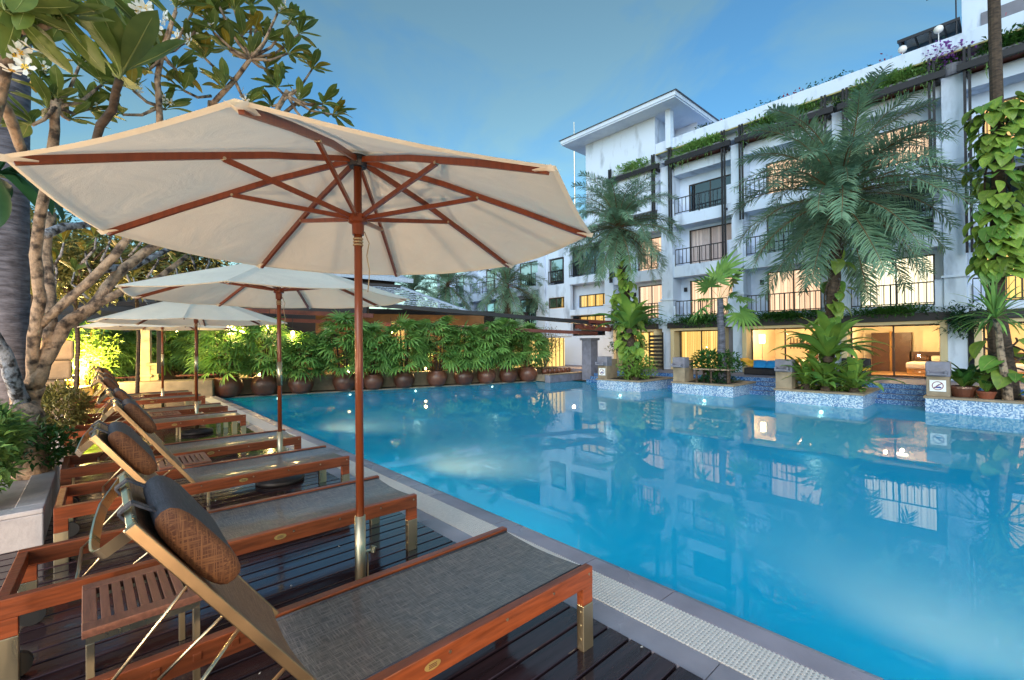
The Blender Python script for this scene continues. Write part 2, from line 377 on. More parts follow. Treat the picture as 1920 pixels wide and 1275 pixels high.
# concrete strip, white overflow grate, coping
s = MB()
strip = tag(empty('concrete_strip'), 'narrow damp concrete strip beside the deck boards', kind='structure')
for k in range(14):
    y0 = -1.6+k*1.3
    MB().bb(X_DECK, X_G0-.004, y0, y0+1.294, -.08, -.006).build('slab', M['concrete'], strip)
gr = tag(empty('overflow_grate'), 'white plastic overflow grate along the pool edge', kind='structure')
MB().bb(X_G0+.003, X_G1-.003, -1.6, 16.6, -.085, -.06).build('channel', M['black'], gr)
m = MB()
y = -1.2
while y < 9: m.bb(X_G0+.004, X_G1-.004, y, y+.0095, -.03, -.004); y += .021
for i in range(11): 
    xx = X_G0+.008+i*(X_G1-X_G0-.026)/10
    m.bb(xx, xx+.011, -1.2, 9, -.034, -.0055)
m.bb(X_G0+.004, X_G1-.004, 9.01, 16.6, -.03, -.0045)
tag(m.build('grate_bars', M['grate'], gr), kind='stuff')
cop = tag(empty('pool_coping'), 'grey lavender stone coping at the pool edge', kind='structure')
y = -1.55; k = 0
while y < 16.7:
    L = (1.02, .96, 1.05, .62, 1.0)[k % 5]; k += 1
    m = MB(); e = .004
    m.add([(X_G1, y+e, -.004), (X_EDGE-.06, y+e, -.008), (X_EDGE, y+e, -.03), (X_EDGE, y+e, -.2), (X_G1, y+e, -.2),
           (X_G1, y+L-e, -.004), (X_EDGE-.06, y+L-e, -.008), (X_EDGE, y+L-e, -.03), (X_EDGE, y+L-e, -.2), (X_G1, y+L-e, -.2)],
          [(0, 1, 6, 5), (1, 2, 7, 6), (2, 3, 8, 7), (0, 4, 3, 2, 1), (5, 6, 7, 8, 9), (0, 5, 9, 4)])
    m.build('coping_slab', M['coping'], cop); y += L

# pool basin + water
pool = tag(empty('swimming_pool'), 'turquoise tiled basin of the swimming pool', kind='structure')
ZF = -1.25
m = MB()
XB = 16.3
poly = [(X_EDGE-.02, -8.9), (XB, -8.9), (XB, back_y(XB)+.1), (X_EDGE-.02, back_y(X_EDGE)+.1)]
m.add([(x, y, ZF) for x, y in poly], [(0, 1, 2, 3)]); m.build('basin_floor', M['pooltile'], pool)
m = MB()
for i in range(4):
    (x0, y0), (x1, y1) = poly[i], poly[(i+1) % 4]
    m.add([(x0, y0, ZF), (x1, y1, ZF), (x1, y1, -.1), (x0, y0, -.1)], [(0, 1, 2, 3)])
m.build('basin_wall', M['pooltile'], pool)
m = MB(); m.add([(x, y, ZW) for x, y in poly], [(0, 1, 2, 3)])
tag(m.build('water', M['water']), 'still turquoise pool water mirroring the building', kind='structure')
def spot(name, loc, target, e, col, ang=110, size=.12, parent=None, blend=.8):
    d = bpy.data.lights.new(name, 'SPOT'); d.energy = e; d.color = col; d.spot_size = R(ang); d.spot_blend = blend; d.shadow_soft_size = size
    o = bpy.data.objects.new(name, d); COL.objects.link(o); o.location = loc
    o.rotation_euler = (Vector(target)-Vector(loc)).to_track_quat('-Z', 'Y').to_euler()
    if parent: o.parent = parent
    return o
def point(name, loc, e, col, size=.1, parent=None):
    d = bpy.data.lights.new(name, 'POINT'); d.energy = e; d.color = col; d.shadow_soft_size = size
    o = bpy.data.objects.new(name, d); COL.objects.link(o); o.location = loc
    if parent: o.parent = parent
    return o
M['lampglow'] = emis('pool lamp lens', (1, .93, .75), 7)
WARM = (1, .72, .42); POOLW = (1, .93, .74)
pool_lamp_me = MB().lathe([(0, 0), (.05, 0), (.05, .01), (.0, .015)], 16).mesh('pool_lamp', M['lampglow'])
lamps = []
for (x, y, dx, lab) in ((X_EDGE+.0, .2, 1, 'nearest the front lounger'), (X_EDGE, 5.2, 1, 'beside the second umbrella'), (X_EDGE, 9.3, 1, 'near the far end of the deck')):
    o = inst('pool_lamp', pool_lamp_me, None, (x, y, -.6), (0, PI/2, 0))
    tag(o, 'round underwater lamp in the near pool wall, '+lab, 'pool lamp', 'underwater lamps')
    spot('pool_lamp_light', (x+.06, y, -.85), (x+2.2, y+.1, -.95), 200 if y < 1 else 400, (1, .82, .48), 130)
# =================================================================== LOUNGERS
LW, LL, LH = .72, 2.2, .42
def make_lounger(hero=True):
    """foot end at x = 0 (towards the pool), head end at x = -LL; near side y = 0, far side y = LW"""
    r = empty('sun_lounger')
    bv = .005
    hz, ht = .095, .045
    for y0 in (0, LW-ht):
        m = MB(); m.bb(-LL, 0, y0, y0+ht, LH-hz, LH)
        # rack lugs under the head half on the inside
        for k in range(4):
            xx = -LL+.42+k*.13; yy = y0+ht if y0 == 0 else y0
            m.bb(xx, xx+.03, yy-.006 if y0 else yy, yy if y0 else yy+.006, LH-.06, LH-.03)
        m.build('side_rail', M['teak'], r, bevel=bv)
    MB().bb(-LL, -LL+.045, ht+.001, LW-ht-.001, LH-.085, LH-.004).build('end_rail', M['teak'], r, bevel=bv)
    MB().bb(-.06, -.03, ht+.001, LW-ht-.001, LH-.075, LH-.03).build('end_rail', M['blackmetal'], r)
    MB().bb(-LL+1.58, -LL+1.61, ht+.001, LW-ht-.001, LH-.08, LH-.04).build('cross_bar', M['blackmetal'], r)
    for (x0, y0) in ((-.078, 0), (-.078, LW-ht), (-LL, 0), (-LL, LW-ht)):
        lg = MB().bb(x0, x0+.078, y0+.0015, y0+ht-.0015, .235, LH-hz-.001).build('leg', M['teak'], r, bevel=.003)
        MB().bb(x0-.001, x0+.079, y0, y0+ht, 0, .234).build('metal_sleeve', M['steel'], lg, bevel=.003)
        if x0 < -1:
            w = MB(); w.tube([(x0+.06, y0+ht*.5-(.045 if y0 else -.045), .06), (x0+.06, y0+ht*.5-(.075 if y0 else -.075), .06)], .06, 16)
            w.build('wheel', M['black'], lg, smooth=False)
    # seat sling with a little sag
    xs0, xs1 = -1.36, -.02; m = MB(); nx, ny = 12, 10; vs = []
    for i in range(nx+1):
        for j in range(ny+1):
            u = j/ny; vs.append((xs0+(xs1-xs0)*i/nx, ht+.004+(LW-2*ht-.008)*u, LH-.012-.018*math.sin(PI*u)))
    m.add(vs, [(i*(ny+1)+j, (i+1)*(ny+1)+j, (i+1)*(ny+1)+j+1, i*(ny+1)+j+1) for i in range(nx) for j in range(ny)])
    m.build('seat_sling', M['sling'], r, smooth=True)
    for yy in (ht+.016, LW-ht-.016):
        MB().tube([(xs0, yy, LH-.014), (xs1, yy, LH-.014)], .007, 6).build('sling_piping', M['pillow'], r, smooth=True)
    # backrest
    hx0, hz0 = -1.36, LH+.012; tx, tz = -1.86, 1.135
    d = Vector((tx-hx0, 0, tz-hz0)); Lb = d.length; d.normalize(); nrm = Vector((d.z, 0, -d.x))   # nrm faces the foot end
    br = empty('backrest', parent=r)
    def bp(s, y, o=0): return Vector((hx0, y, hz0)) + d*s + nrm*o
    for yy in (.035, LW-.035):
        MB().bar(bp(-.02, yy), bp(Lb, yy), .022, .03, nrm).build('backrest_rail', M['bronze'], br, bevel=.003)
    MB().bar(bp(Lb-.012, .05), bp(Lb-.012, LW-.05), .02, .02, nrm).build('top_bar', M['steel'], br, bevel=.003)
    m = MB(); vs = []; ns = 10
    for i in range(ns+1):
        for j in range(9):
            u = j/8; vs.append(bp(.03+(Lb-.04)*i/ns, .05+(LW-.1)*u, .012-.022*math.sin(PI*u)))
    m.add(vs, [(i*9+j, (i+1)*9+j, (i+1)*9+j+1, i*9+j+1) for i in range(ns) for j in range(8)])
    m.build('back_sling', M['sling_back'], br, smooth=True)
    # bow handle across the back of the top
    m = MB(); hp = [bp(Lb-.02-.05*math.sin(PI*k/8), .05+(LW-.1)*k/8, -.012-.12*math.sin(PI*k/8)**.55) for k in range(9)]
    vs = []
    for q in hp: vs += [q-d*.016, q+d*.016, q+d*.016-nrm*.007, q-d*.016-nrm*.007]
    fs = []
    for i in range(8):
        for k in range(4): fs.append((i*4+k, i*4+(k+1) % 4, (i+1)*4+(k+1) % 4, (i+1)*4+k))
    m.add(vs, fs+[(3, 2, 1, 0), (32, 33, 34, 35)]); m.build('handle', M['steel'], br)
    # struts
    for yy, s0, xe in ((.075, .40, -1.93), (LW-.075, .40, -1.93)):
        MB().tube([bp(s0, yy, -.02), (xe, yy, LH-.05)], .006, 6).build('prop_rod', M['steel'], br, smooth=True)
        MB().tube([bp(s0-.22, yy, -.02), (xe+.17, yy, LH-.06)], .006, 6).build('prop_rod', M['steel'], br, smooth=True)
    MB().tube([(-1.93, .06, LH-.05), (-1.93, LW*.5, LH-.075), (-1.93, LW-.06, LH-.05)], .009, 8).build('prop_bar', M['steel'], br, smooth=True)
    # head pillow: soft bolster strapped over the top of the backrest
    pil = empty('pillow', parent=r)
    pc = bp(Lb-.205, 0, .055); n = 20; prof = []
    for k in range(n):
        a = 2*PI*k/n; q = (abs(math.cos(a))**.75*math.copysign(1, math.cos(a)), abs(math.sin(a))**.75*math.copysign(1, math.sin(a)))
        prof.append((q[0]*.155, q[1]*.05))
    m = MB(); vs = []; ys = [(.095, .55), (.105, .86), (.13, .98), (.2, 1.03), (.36, 1.0), (.52, 1.03), (.59, .98), (.615, .86), (.625, .55)]
    for yy, sc in ys:
        for (s, o) in prof:
            wob = 1+.04*math.sin(yy*31+s*24)
            vs.append(pc + d*(s*sc*wob) + nrm*(o*sc*wob) + Vector((0, yy, 0)))
    def rings(i0, i1, cap):
        q = MB(); sub = vs[i0*n:(i1+1)*n]; c_ = i1-i0
        q.add(sub, [(i*n+k, i*n+(k+1) % n, (i+1)*n+(k+1) % n, (i+1)*n+k) for i in range(c_) for k in range(n)] + ([tuple(range(n-1, -1, -1))] if cap == 0 else [tuple(c_*n+k for k in range(n))] if cap == 1 else []))
        return q
    rings(2, 6, 2).build('pillow_cover', M['pillow'], pil, smooth=True)
    rings(0, 2, 0).build('pillow_side', M['pillow_end'], pil, smooth=True); rings(6, 8, 1).build('pillow_side', M['pillow_end'], pil, smooth=True)
    for yy in (.2, .5):
        m = MB(); st = [bp(Lb-.1, yy, .06), bp(Lb+.008, yy, .02), bp(Lb+.006, yy, -.018), bp(Lb-.06, yy, -.02)]
        for i in range(3): m.bar(st[i], st[i+1], .04, .006, Vector((0, 1, 0)).cross(st[i+1]-st[i]))
        m.build('strap', M['pillow'], pil)
    # badge and screws on the near rail
    bd = MB(); nb = 20
    bd.add([(-.98+.036*math.cos(2*PI*k/nb), -.0015, LH-.047+.017*math.sin(2*PI*k/nb)) for k in range(nb)] + [(-.98+.036*math.cos(2*PI*k/nb), .002, LH-.047+.017*math.sin(2*PI*k/nb)) for k in range(nb)],
           [tuple(range(nb))] + [(k, nb+k, nb+(k+1) % nb, (k+1) % nb) for k in range(nb)])
    bo = bd.build('badge', M['badge'], r)
    rg = MB()
    for zz in (-.006, 0, .006): rg.bb(-.98-.018, -.98+.018, -.0028, -.001, LH-.047+zz-.0012, LH-.047+zz+.0012)
    rg.build('badge_mark', M['jar'], bo)
    sm = MB(); sm.tube([(0, .001, 0), (0, -.003, 0)], .0065, 10); sme = sm.mesh('screw', M['steel'])
    for xx in (-.03, -.3, -.6, -.9, -1.3): inst('screw', sme, r, (xx, 0, LH-.032))
    for zz in (.06, .13, .2): inst('screw', sme, r, (-.0795, .022, zz), (0, 0, -PI/2))
    return r
proto = make_lounger()
loungers = [  # x of the foot end, near y, yaw, label
    (1.915, 1.50, 0, 'nearest sun lounger, teak frame and grey woven sling, oval badge on its rail'),
    (1.83, 3.14, -1.2, 'second sun lounger from the front, behind the big umbrella pole'),
    (1.945, 4.71, -.3, 'third sun lounger from the front, beside the grey stone planter'),
    (1.915, 6.16, 0, 'fourth sun lounger from the front, just past the second umbrella pole'),
    (1.835, 8.76, 0, 'fifth sun lounger, just in front of the third umbrella base'),
    (1.845, 10.28, .4, 'sixth sun lounger, just behind the third umbrella pole'),
    (1.83, 12.72, 0, 'seventh sun lounger, in front of the farthest umbrella pole'),
    (1.75, 14.1, 0, 'farthest sun lounger, last of the row before the low wall'),
]
for i, (x, y, a, lab) in enumerate(loungers):
    o = proto if i == 0 else copy_tree(proto)
    o.location = (x, y, 0); o.rotation_euler = (0, 0, R(a))
    tag(o, lab, 'sun lounger', 'sun loungers in a row on the deck')

# =================================================================== SIDE TABLES
def make_table():
    r = empty('side_table'); w, dp, h = .50, .42, .43      # w along y, dp along x
    for y0 in (0, w-.07): MB().bb(0, dp, y0, y0+.07, h-.035, h).build('top_board', M['teak_grey'], r, bevel=.003)
    for x0 in (0, dp-.05): MB().bb(x0, x0+.05, .0705, w-.0705, h-.036, h-.001).build('top_board', M['teak_grey'], r, bevel=.003)
    n = 7; gap = .012; sw = (dp-.1-gap*(n+1))/n
    for k in range(n):
        x0 = .05+gap+k*(sw+gap)
        MB().bb(x0, x0+sw, .0705, w-.0705, h-.033, h-.001).build('slat', M['teak_grey'], r, bevel=.002)
    m = MB(); a = .012
    m.bb(a, dp-a, a, a+.02, h-.066, h-.036).bb(a, dp-a, w-a-.02, w-a, h-.066, h-.036).bb(a, a+.02, a+.021, w-a-.021, h-.066, h-.036).bb(dp-a-.02, dp-a, a+.021, w-a-.021, h-.066, h-.036)
    m.build('under_frame', M['steel'], r)
    for x0 in (a, dp-a-.028):
        for y0 in (a, w-a-.028): MB().bb(x0, x0+.028, y0, y0+.028, 0, h-.067).build('leg', M['steel'], r, bevel=.002)
    return r
tb = make_table()
for i, (x, y, a, lab) in enumerate(((-.06, 2.58, 1, 'slatted teak side table between the two nearest loungers'),
                                    (.42, 5.5, -1, 'slatted teak side table between the third and fourth loungers'),
                                    (.62, 9.6, 0, 'small slatted side table between the fifth and sixth loungers'),
                                    (.35, 13.45, 0, 'farthest slatted side table, before the last lounger'))):
    o = tb if i == 0 else copy_tree(tb)
    o.location = (x, y, 0); o.rotation_euler = (0, 0, R(a)); tag(o, lab, 'side table', 'teak side tables between loungers')

# =================================================================== UMBRELLAS
def make_umbrella(name, loc, rim, rad, rise, rot, label, joint=True, lean=(0, 0)):
    r = thing(name, label, 'umbrella', loc, 0, 'teak parasols along the deck'); r.rotation_euler = (lean[0], lean[1], 0)
    base = MB().lathe([(0, 0), (.25, 0), (.26, .02), (.25, .055), (.1, .075), (.05, .08), (0, .08)], 28).build('base', M['blackmetal'], r, smooth=True)
    apex = rim+rise
    MB().tube([(0, 0, .55), (0, 0, apex-.03)], .0235, 14).build('pole', M['teak_pole'], r, smooth=True)
    sl = MB().tube([(0, 0, .06), (0, 0, .58)], .031, 16).build('pole_sleeve', M['steel'], r, smooth=True)
    k = MB(); k.tube([(.03, 0, .36), (.075, 0, .36)], .008, 8); k.tube([(.075, 0, .345), (.085, 0, .375)], .018, 8); k.tube([(.045, 0, .36), (.045, .0, .12)], .006, 6)
    k.build('clamp_screw', M['steel'], sl)
    if joint: MB().tube([(0, 0, 1.12), (0, 0, 1.40)], .029, 16).build('pole_joint', M['steel'], r, smooth=True)
    # canopy panels
    can = empty('canopy', parent=r)
    def rp(k, s, drop=0):
        a = rot+k*PI/4; return Vector((math.cos(a)*rad*s, math.sin(a)*rad*s, apex-(rise)*(s**1.12)-drop))
    for k in range(8):
        m = MB(); n1, n2 = 10, 8; vs = []
        for i in range(n1+1):
            s = .035+(1-.035)*i/n1
            A, B = rp(k, s), rp(k+1, s)
            for j in range(n2+1):
                u = j/n2; p = A.lerp(B, u)
                sag = .035*math.sin(PI*u)*s*(1-.35*s) ; p.z -= sag
                vs.append(p)
        m.add(vs, [(i*(n2+1)+j, (i+1)*(n2+1)+j, (i+1)*(n2+1)+j+1, i*(n2+1)+j+1) for i in range(n1) for j in range(n2)])
        # folded hem: small inward lip
        b0 = n1*(n2+1); lip = []
        for j in range(n2+1):
            p = vs[b0+j].copy(); lip.append(Vector((p.x*.985, p.y*.985, p.z-.006)))
        nb = len(vs); 
        m.add([vs[b0+j] for j in range(n2+1)]+lip, [(j, j+1, n2+2+j, n2+1+j) for j in range(n2)])
        m.build('canopy_panel', M['canvas'], can, smooth=True)
        pk = MB(); c0 = rp(k, 1.0); c1 = rp(k, .93)
        t = Vector((-math.sin(rot+k*PI/4), math.cos(rot+k*PI/4), 0))
        pk.add([c0+t*.035+Vector((0, 0, -.004)), c0-t*.035+Vector((0, 0, -.004)), c1-t*.03+Vector((0, 0, -.036)), c1+t*.03+Vector((0, 0, -.036)), c0+Vector((0, 0, -.022))],
               [(0, 4, 3), (4, 2, 3), (4, 1, 2)]); pk.build('rib_pocket', M['canvas'], can)
    cp = MB(); vs = []
    for s, z in ((.0, .02), (.06, .012), (.1, .002), (.12, -.008)):
        for k in range(16): vs.append((math.cos(rot+k*PI/8)*rad*s, math.sin(rot+k*PI/8)*rad*s, apex+z-.0*s))
    cp.add(vs, [(i*16+k, i*16+(k+1) % 16, (i+1)*16+(k+1) % 16, (i+1)*16+k) for i in range(3) for k in range(16)])
    cp.build('vent_cap', M['canvas'], can, smooth=True)
    MB().lathe([(.0, -.09), (.05, -.09), (.06, -.06), (.06, -.025), (.03, -.015), (0, -.015)], 16, (0, 0, apex)).build('hub', M['blackmetal'], r)
    zr = rim+.06
    MB().lathe([(.026, -.075), (.034, -.075), (.036, -.01), (.056, .0), (.056, .045), (.03, .055), (.026, .055)], 20, (0, 0, zr)).build('runner', M['teak_pole'], r, smooth=False)
    for k in range(8):
        a = rot+k*PI/4; dv = Vector((math.cos(a), math.sin(a), 0))
        m = MB(); pts = [rp(k, .04, .042), rp(k, .35, .03), rp(k, .7, .026), rp(k, .975, .024)]
        for i in range(3): m.bar(pts[i], pts[i+1], .018, .032)
        rb = m.build('rib', M['teak_pole'], r)
        q = rp(k, .5, .045)
        MB().bar(dv*.045+Vector((0, 0, zr+.03)), q, .015, .026).build('strut', M['teak_pole'], rb)
        MB().tube([q+Vector((-dv.y, dv.x, 0))*.014, q-Vector((-dv.y, dv.x, 0))*.014], .008, 8).build('pivot_pin', M['steel'], rb)
    # pull cord
    cd = MB(); cd.tube([(.035, -.01, zr-.05), (.06, -.02, zr-.12), (.045, -.02, zr-.2), (.06, -.025, zr-.3), (.05, -.02, zr-.42)], .0035, 5)
    for q in range(3): cd.lathe([(.027, -.006), (.031, 0), (.027, .006)], 14, (0, 0, zr-.1-.018*q))
    cd.build('pull_cord', M['rope'], r)
    return r
U1 = make_umbrella('parasol', (1.135, 2.605, 0), 2.275, 1.447, .49, 3.28, 'huge cream canvas parasol in front with teak ribs seen from below', joint=False, lean=(-.026, .013))
make_umbrella('parasol', (1.565, 5.8, 0), 2.15, 1.5, .45, .25, 'second cream parasol from the front, its canopy top just under the front one')
make_umbrella('parasol', (1.31, 10.05, 0), 2.03, 1.5, .5, .55, 'third cream parasol from the front, whole canopy in view')
make_umbrella('parasol', (1.12, 13.75, 0), 2.03, 1.5, .45, .2, 'farthest parasol, mostly hidden behind the third one')
# =================================================================== HOTEL BUILDING
XF, XWIN = 18.5, 19.25
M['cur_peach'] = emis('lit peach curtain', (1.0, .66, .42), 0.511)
M['cur_peach2'] = emis('lit peach curtain fold shade', (1.0, .60, .36), 0.380)  # dimmer copies here and below: fold shade put into the glow
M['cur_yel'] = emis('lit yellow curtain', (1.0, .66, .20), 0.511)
M['cur_yel2'] = emis('lit yellow curtain fold shade', (1.0, .58, .14), 0.346)
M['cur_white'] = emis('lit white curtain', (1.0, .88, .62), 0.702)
M['cur_white2'] = emis('lit white curtain fold shade', (1.0, .80, .50), 0.511)
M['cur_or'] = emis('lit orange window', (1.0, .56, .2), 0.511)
M['cur_or2'] = emis('lit orange window fold shade', (1.0, .50, .16), 0.413)
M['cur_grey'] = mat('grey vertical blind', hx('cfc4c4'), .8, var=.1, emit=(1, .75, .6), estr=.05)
M['cur_grey2'] = mat('grey vertical blind fold shade', hx('b9aeb0'), .8, var=.1, emit=(1, .75, .6), estr=.03)  # darker copy, paints the shaded side of the blind folds
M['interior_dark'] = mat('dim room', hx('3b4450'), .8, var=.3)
M['roomwall'] = mat('room wall', hx('e6d6b8'), .8, var=.05)
M['roomfloor'] = mat('room floor', hx('a9835a'), .4, var=.15)
M['paletile'] = mat('pale pool ledge tile', hx('b9cfc4'), .5, var=.15, scale=8)
hotel = thing('hotel_building', 'white four storey hotel with balconies and roof planters across the pool', 'building', (0, 0, 0))
Z0 = .36
FL = {2: (2.13, 2.60), 3: (4.33, 4.83), 4: (6.54, 7.03)}
# columns
cols = [(.89, 1.37), (3.72, 4.08), (7.0, 7.42), (9.92, 10.45), (13.0, 13.52), (17.6, 18.12), (21.2, 21.7), (24.6, 25.1), (28, 28.5)]
for i, (a, c) in enumerate(cols):
    MB().bb(XF-.05, XWIN, a, c, Z0-.4, 9.25 if i < 4 else 7.4).build('column', M['white_stain'], hotel, bevel=.01)
    MB().bb(XF-.11, XWIN-.3, a-.05, c+.05, 3.36, 3.43).build('column_ledge', M['white'], hotel)
MB().bb(XF-.05, XWIN, -2.2, -1.9, Z0-.4, 9.25).build('column', M['white_stain'], hotel)

def window(y0, y1, z0, z1, kind, mull=1, x=XWIN, fr=.045, parent=None, name='window', rail_z=None):
    w = empty(name, parent=parent or hotel)
    m = MB(); t = .06
    m.bb(x-.03, x+.03, y0, y0+fr, z0, z1).bb(x-.03, x+.03, y1-fr, y1, z0, z1)
    m.bb(x-.03, x+.03, y0+fr, y1-fr, z0, z0+fr).bb(x-.03, x+.03, y0+fr, y1-fr, z1-fr, z1)
    m.build('frame', M['darkframe'], w)
    ys = [y0+fr+(y1-y0-2*fr)*k/(mull+1) for k in range(mull+2)]
    for k in range(1, mull+1): MB().bb(x-.025, x+.025, ys[k]-.02, ys[k]+.02, z0+fr, z1-fr).build('mullion', M['darkframe'], w)
    for k in range(mull+1):
        e0 = .0 if k == 0 else .02; e1 = 0 if k == mull else .02
        m = MB(); m.add([(x, ys[k]+e0, z0+fr), (x, ys[k+1]-e1, z0+fr), (x, ys[k+1]-e1, z1-fr), (x, ys[k]+e0, z1-fr)], [(0, 1, 2, 3)])
        m.build('pane', M['pane_dark'] if kind == 'dark' else M['pane'], w)
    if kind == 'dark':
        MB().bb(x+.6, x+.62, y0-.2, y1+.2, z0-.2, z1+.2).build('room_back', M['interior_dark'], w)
    elif kind != 'room':
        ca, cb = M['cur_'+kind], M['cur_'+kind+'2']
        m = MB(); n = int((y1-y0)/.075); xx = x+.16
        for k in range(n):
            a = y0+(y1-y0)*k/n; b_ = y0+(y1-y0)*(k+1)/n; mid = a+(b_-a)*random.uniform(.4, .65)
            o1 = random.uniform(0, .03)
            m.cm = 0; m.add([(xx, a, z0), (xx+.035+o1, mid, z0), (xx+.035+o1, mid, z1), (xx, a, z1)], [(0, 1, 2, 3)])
            m.cm = 1 if random.random() < .75 else 0; m.add([(xx+.035+o1, mid, z0), (xx, b_, z0), (xx, b_, z1), (xx+.035+o1, mid, z1)], [(0, 1, 2, 3)])  # most second sides take the dimmer copy as painted fold shade
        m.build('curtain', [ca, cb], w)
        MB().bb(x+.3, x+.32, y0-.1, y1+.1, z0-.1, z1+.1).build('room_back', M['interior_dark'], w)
    return w
def railing(y0, y1, z0, x=XF-.02, h=.7, parent=None, mid=True):
    m = MB(); m.bb(x-.02, x+.02, y0, y1, z0+h-.035, z0+h); m.bb(x-.012, x+.012, y0, y1, z0+.05, z0+.08)
    n = max(4, int((y1-y0)/.155))
    for k in range(n+1):
        yy = y0+(y1-y0)*k/n; m.bb(x-.011, x+.011, yy-.011, yy+.011, z0-.02 if k in (0, n) else z0+.081, z0+h-.036)
    if mid: m.bb(x-.016, x+.016, (y0+y1)/2-.02, (y0+y1)/2+.02, z0-.03, z0+h-.037)
    return m.build('railing', M['blackmetal'], parent or hotel)
def infill(y0, y1, wy0, wy1, z0, z1, wz0, wz1, m='white'):
    """wall round a window opening"""
    b = MB(); x0, x1 = XWIN-.035, XWIN+.12
    if wy0 > y0: b.bb(x0, x1, y0, wy0, z0, z1)
    if wy1 < y1: b.bb(x0, x1, wy1, y1, z0, z1)
    if wz1 < z1: b.bb(x0, x1, wy0, wy1, wz1, z1)
    if wz0 > z0: b.bb(x0, x1, wy0, wy1, z0, wz0)
    return b.build('wall', M[m], hotel)
# bays: (y0, y1) between columns, window span, curtain kinds for floors 2, 3, 4
bays = [(-1.9, .89, -.9, .55, ('yel', 'dark', 'or')),
        (1.37, 3.72, 1.62, 3.50, ('white', 'dark', 'peach')),
        (4.08, 7.0, 4.62, 6.40, ('peach', 'dark', 'peach')),
        (7.42, 9.92, 7.66, 9.52, ('peach', 'grey', 'dark')),
        (10.45, 13.0, 10.7, 12.1, ('peach', 'peach', 'dark')),
        (18.12, 21.2, 18.5, 20.4, ('grey', 'dark', 'dark')),
        (21.7, 24.6, 22.1, 23.7, ('dark', 'or', 'dark')),
        (25.1, 28.0, 25.4, 27.2, ('dark', 'dark', 'dark'))]
for bi, (a, c, w0, w1, kinds) in enumerate(bays):
    for fl in (2, 3, 4):
        if bi >= 4 and fl == 4 and bi != 4: continue
        zb, zt = FL[fl]; ztop = FL[fl+1][0] if fl < 4 else 9.2
        wz1 = ztop-.12 if fl < 4 else 8.42
        e = .003
        sp = MB(); sp.bb(XF, XWIN-.037, a+e, c-e, zb, zt); sp.build('balcony_slab', M['white_stain'], hotel, bevel=.008)
        fn = MB().bb(XF+.002, XWIN-.04, a+e, a+.2, zt+.002, zt+.74); fn.build('balcony_fin', M['white'], hotel)
        fn = MB().bb(XF+.002, XWIN-.04, c-.1, c-e, zt+.002, zt+.5); fn.build('balcony_fin', M['white'], hotel)
        infill(a+e, c-e, w0, w1, zt, ztop-.002, zt+.03, wz1)
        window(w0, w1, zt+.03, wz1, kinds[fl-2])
        railing(a+.22, c-.12, zt)
        if fl == 4: MB().bb(XF+.1, XWIN-.04, a+e, c-e, 8.78, 9.18).build('lintel', M['white_stain'], hotel)
    # small wall lamp boxes beside second floor windows
    if bi < 5: MB().bb(XWIN-.12, XWIN-.037, w1+.12, w1+.24, 3.75, 3.93).build('wall_fixture', M['blackmetal'], hotel)
# upper wall behind the pergola, roof parapet
MB().bb(XWIN-.03, XWIN+.3, -2.2, 10.6, 9.203, 9.87).build('wall', M['white'], hotel)
par = MB(); par.bb(XF-.18, XF+.45, -2.2, 10.6, 9.875, 10.33); par.build('parapet', M['white_stain'], hotel, bevel=.015)
MB().bb(XF-.19, XF-.12, -2.2, 10.6, 9.83, 9.872).build('parapet_trim', mat('yellowed trim', hx('a9a06a'), .8), hotel)
MB().bb(XF+.3, 30, -2.2, 10.6, 9.6, 9.9).build('roof_slab', M['white'], hotel)
MB().bb(XWIN+.5, 32, -2.2, 28, -.2, 9.0).build('building_core', M['white'], hotel) if False else None
# pergola beams and planter boxes below the parapet
for bi, (a, c, w0, w1, kinds) in enumerate(bays[:5]):
    x0 = XF-.42
    pb = MB().bb(x0, x0+.11, a-.12, c+.12, 9.16, 9.36).build('pergola_beam', M['darkwood'], hotel, bevel=.006)
    for yy in (a+.02, c-.12): MB().bb(x0+.111, XWIN-.04, yy, yy+.1, 9.12, 9.22).build('pergola_beam', M['darkwood'], hotel)
    MB().bb(x0+.115, XWIN-.3, a+.15, c-.15, 9.225, 9.25).build('pergola_board', M['redwood'], hotel)
    MB().bb(x0+.13, x0+.5, a+.1, c-.1, 9.252, 9.46).build('planter_trough', M['greywall'], hotel)
for (yy, zb) in ((1.5, 6.6), (.76, 4.0), (3.6, 6.6), (4.2, 7.4), (6.88, 6.2), (7.55, 4.8), (9.8, 6.2), (10.6, 6.6), (12.9, 4.4)):
    for q in (0, .1):
        MB().bb(XF-.34, XF-.28, yy+q-.03, yy+q+.03, zb, 9.84).build('pergola_post', M['darkwood'], hotel)
    for zz in (9.0, 6.75 if zb < 6.7 else 7.5): MB().bb(XF-.279, XF-.052, yy, yy+.06, zz, zz+.07).build('post_bracket', M['darkwood'], hotel)
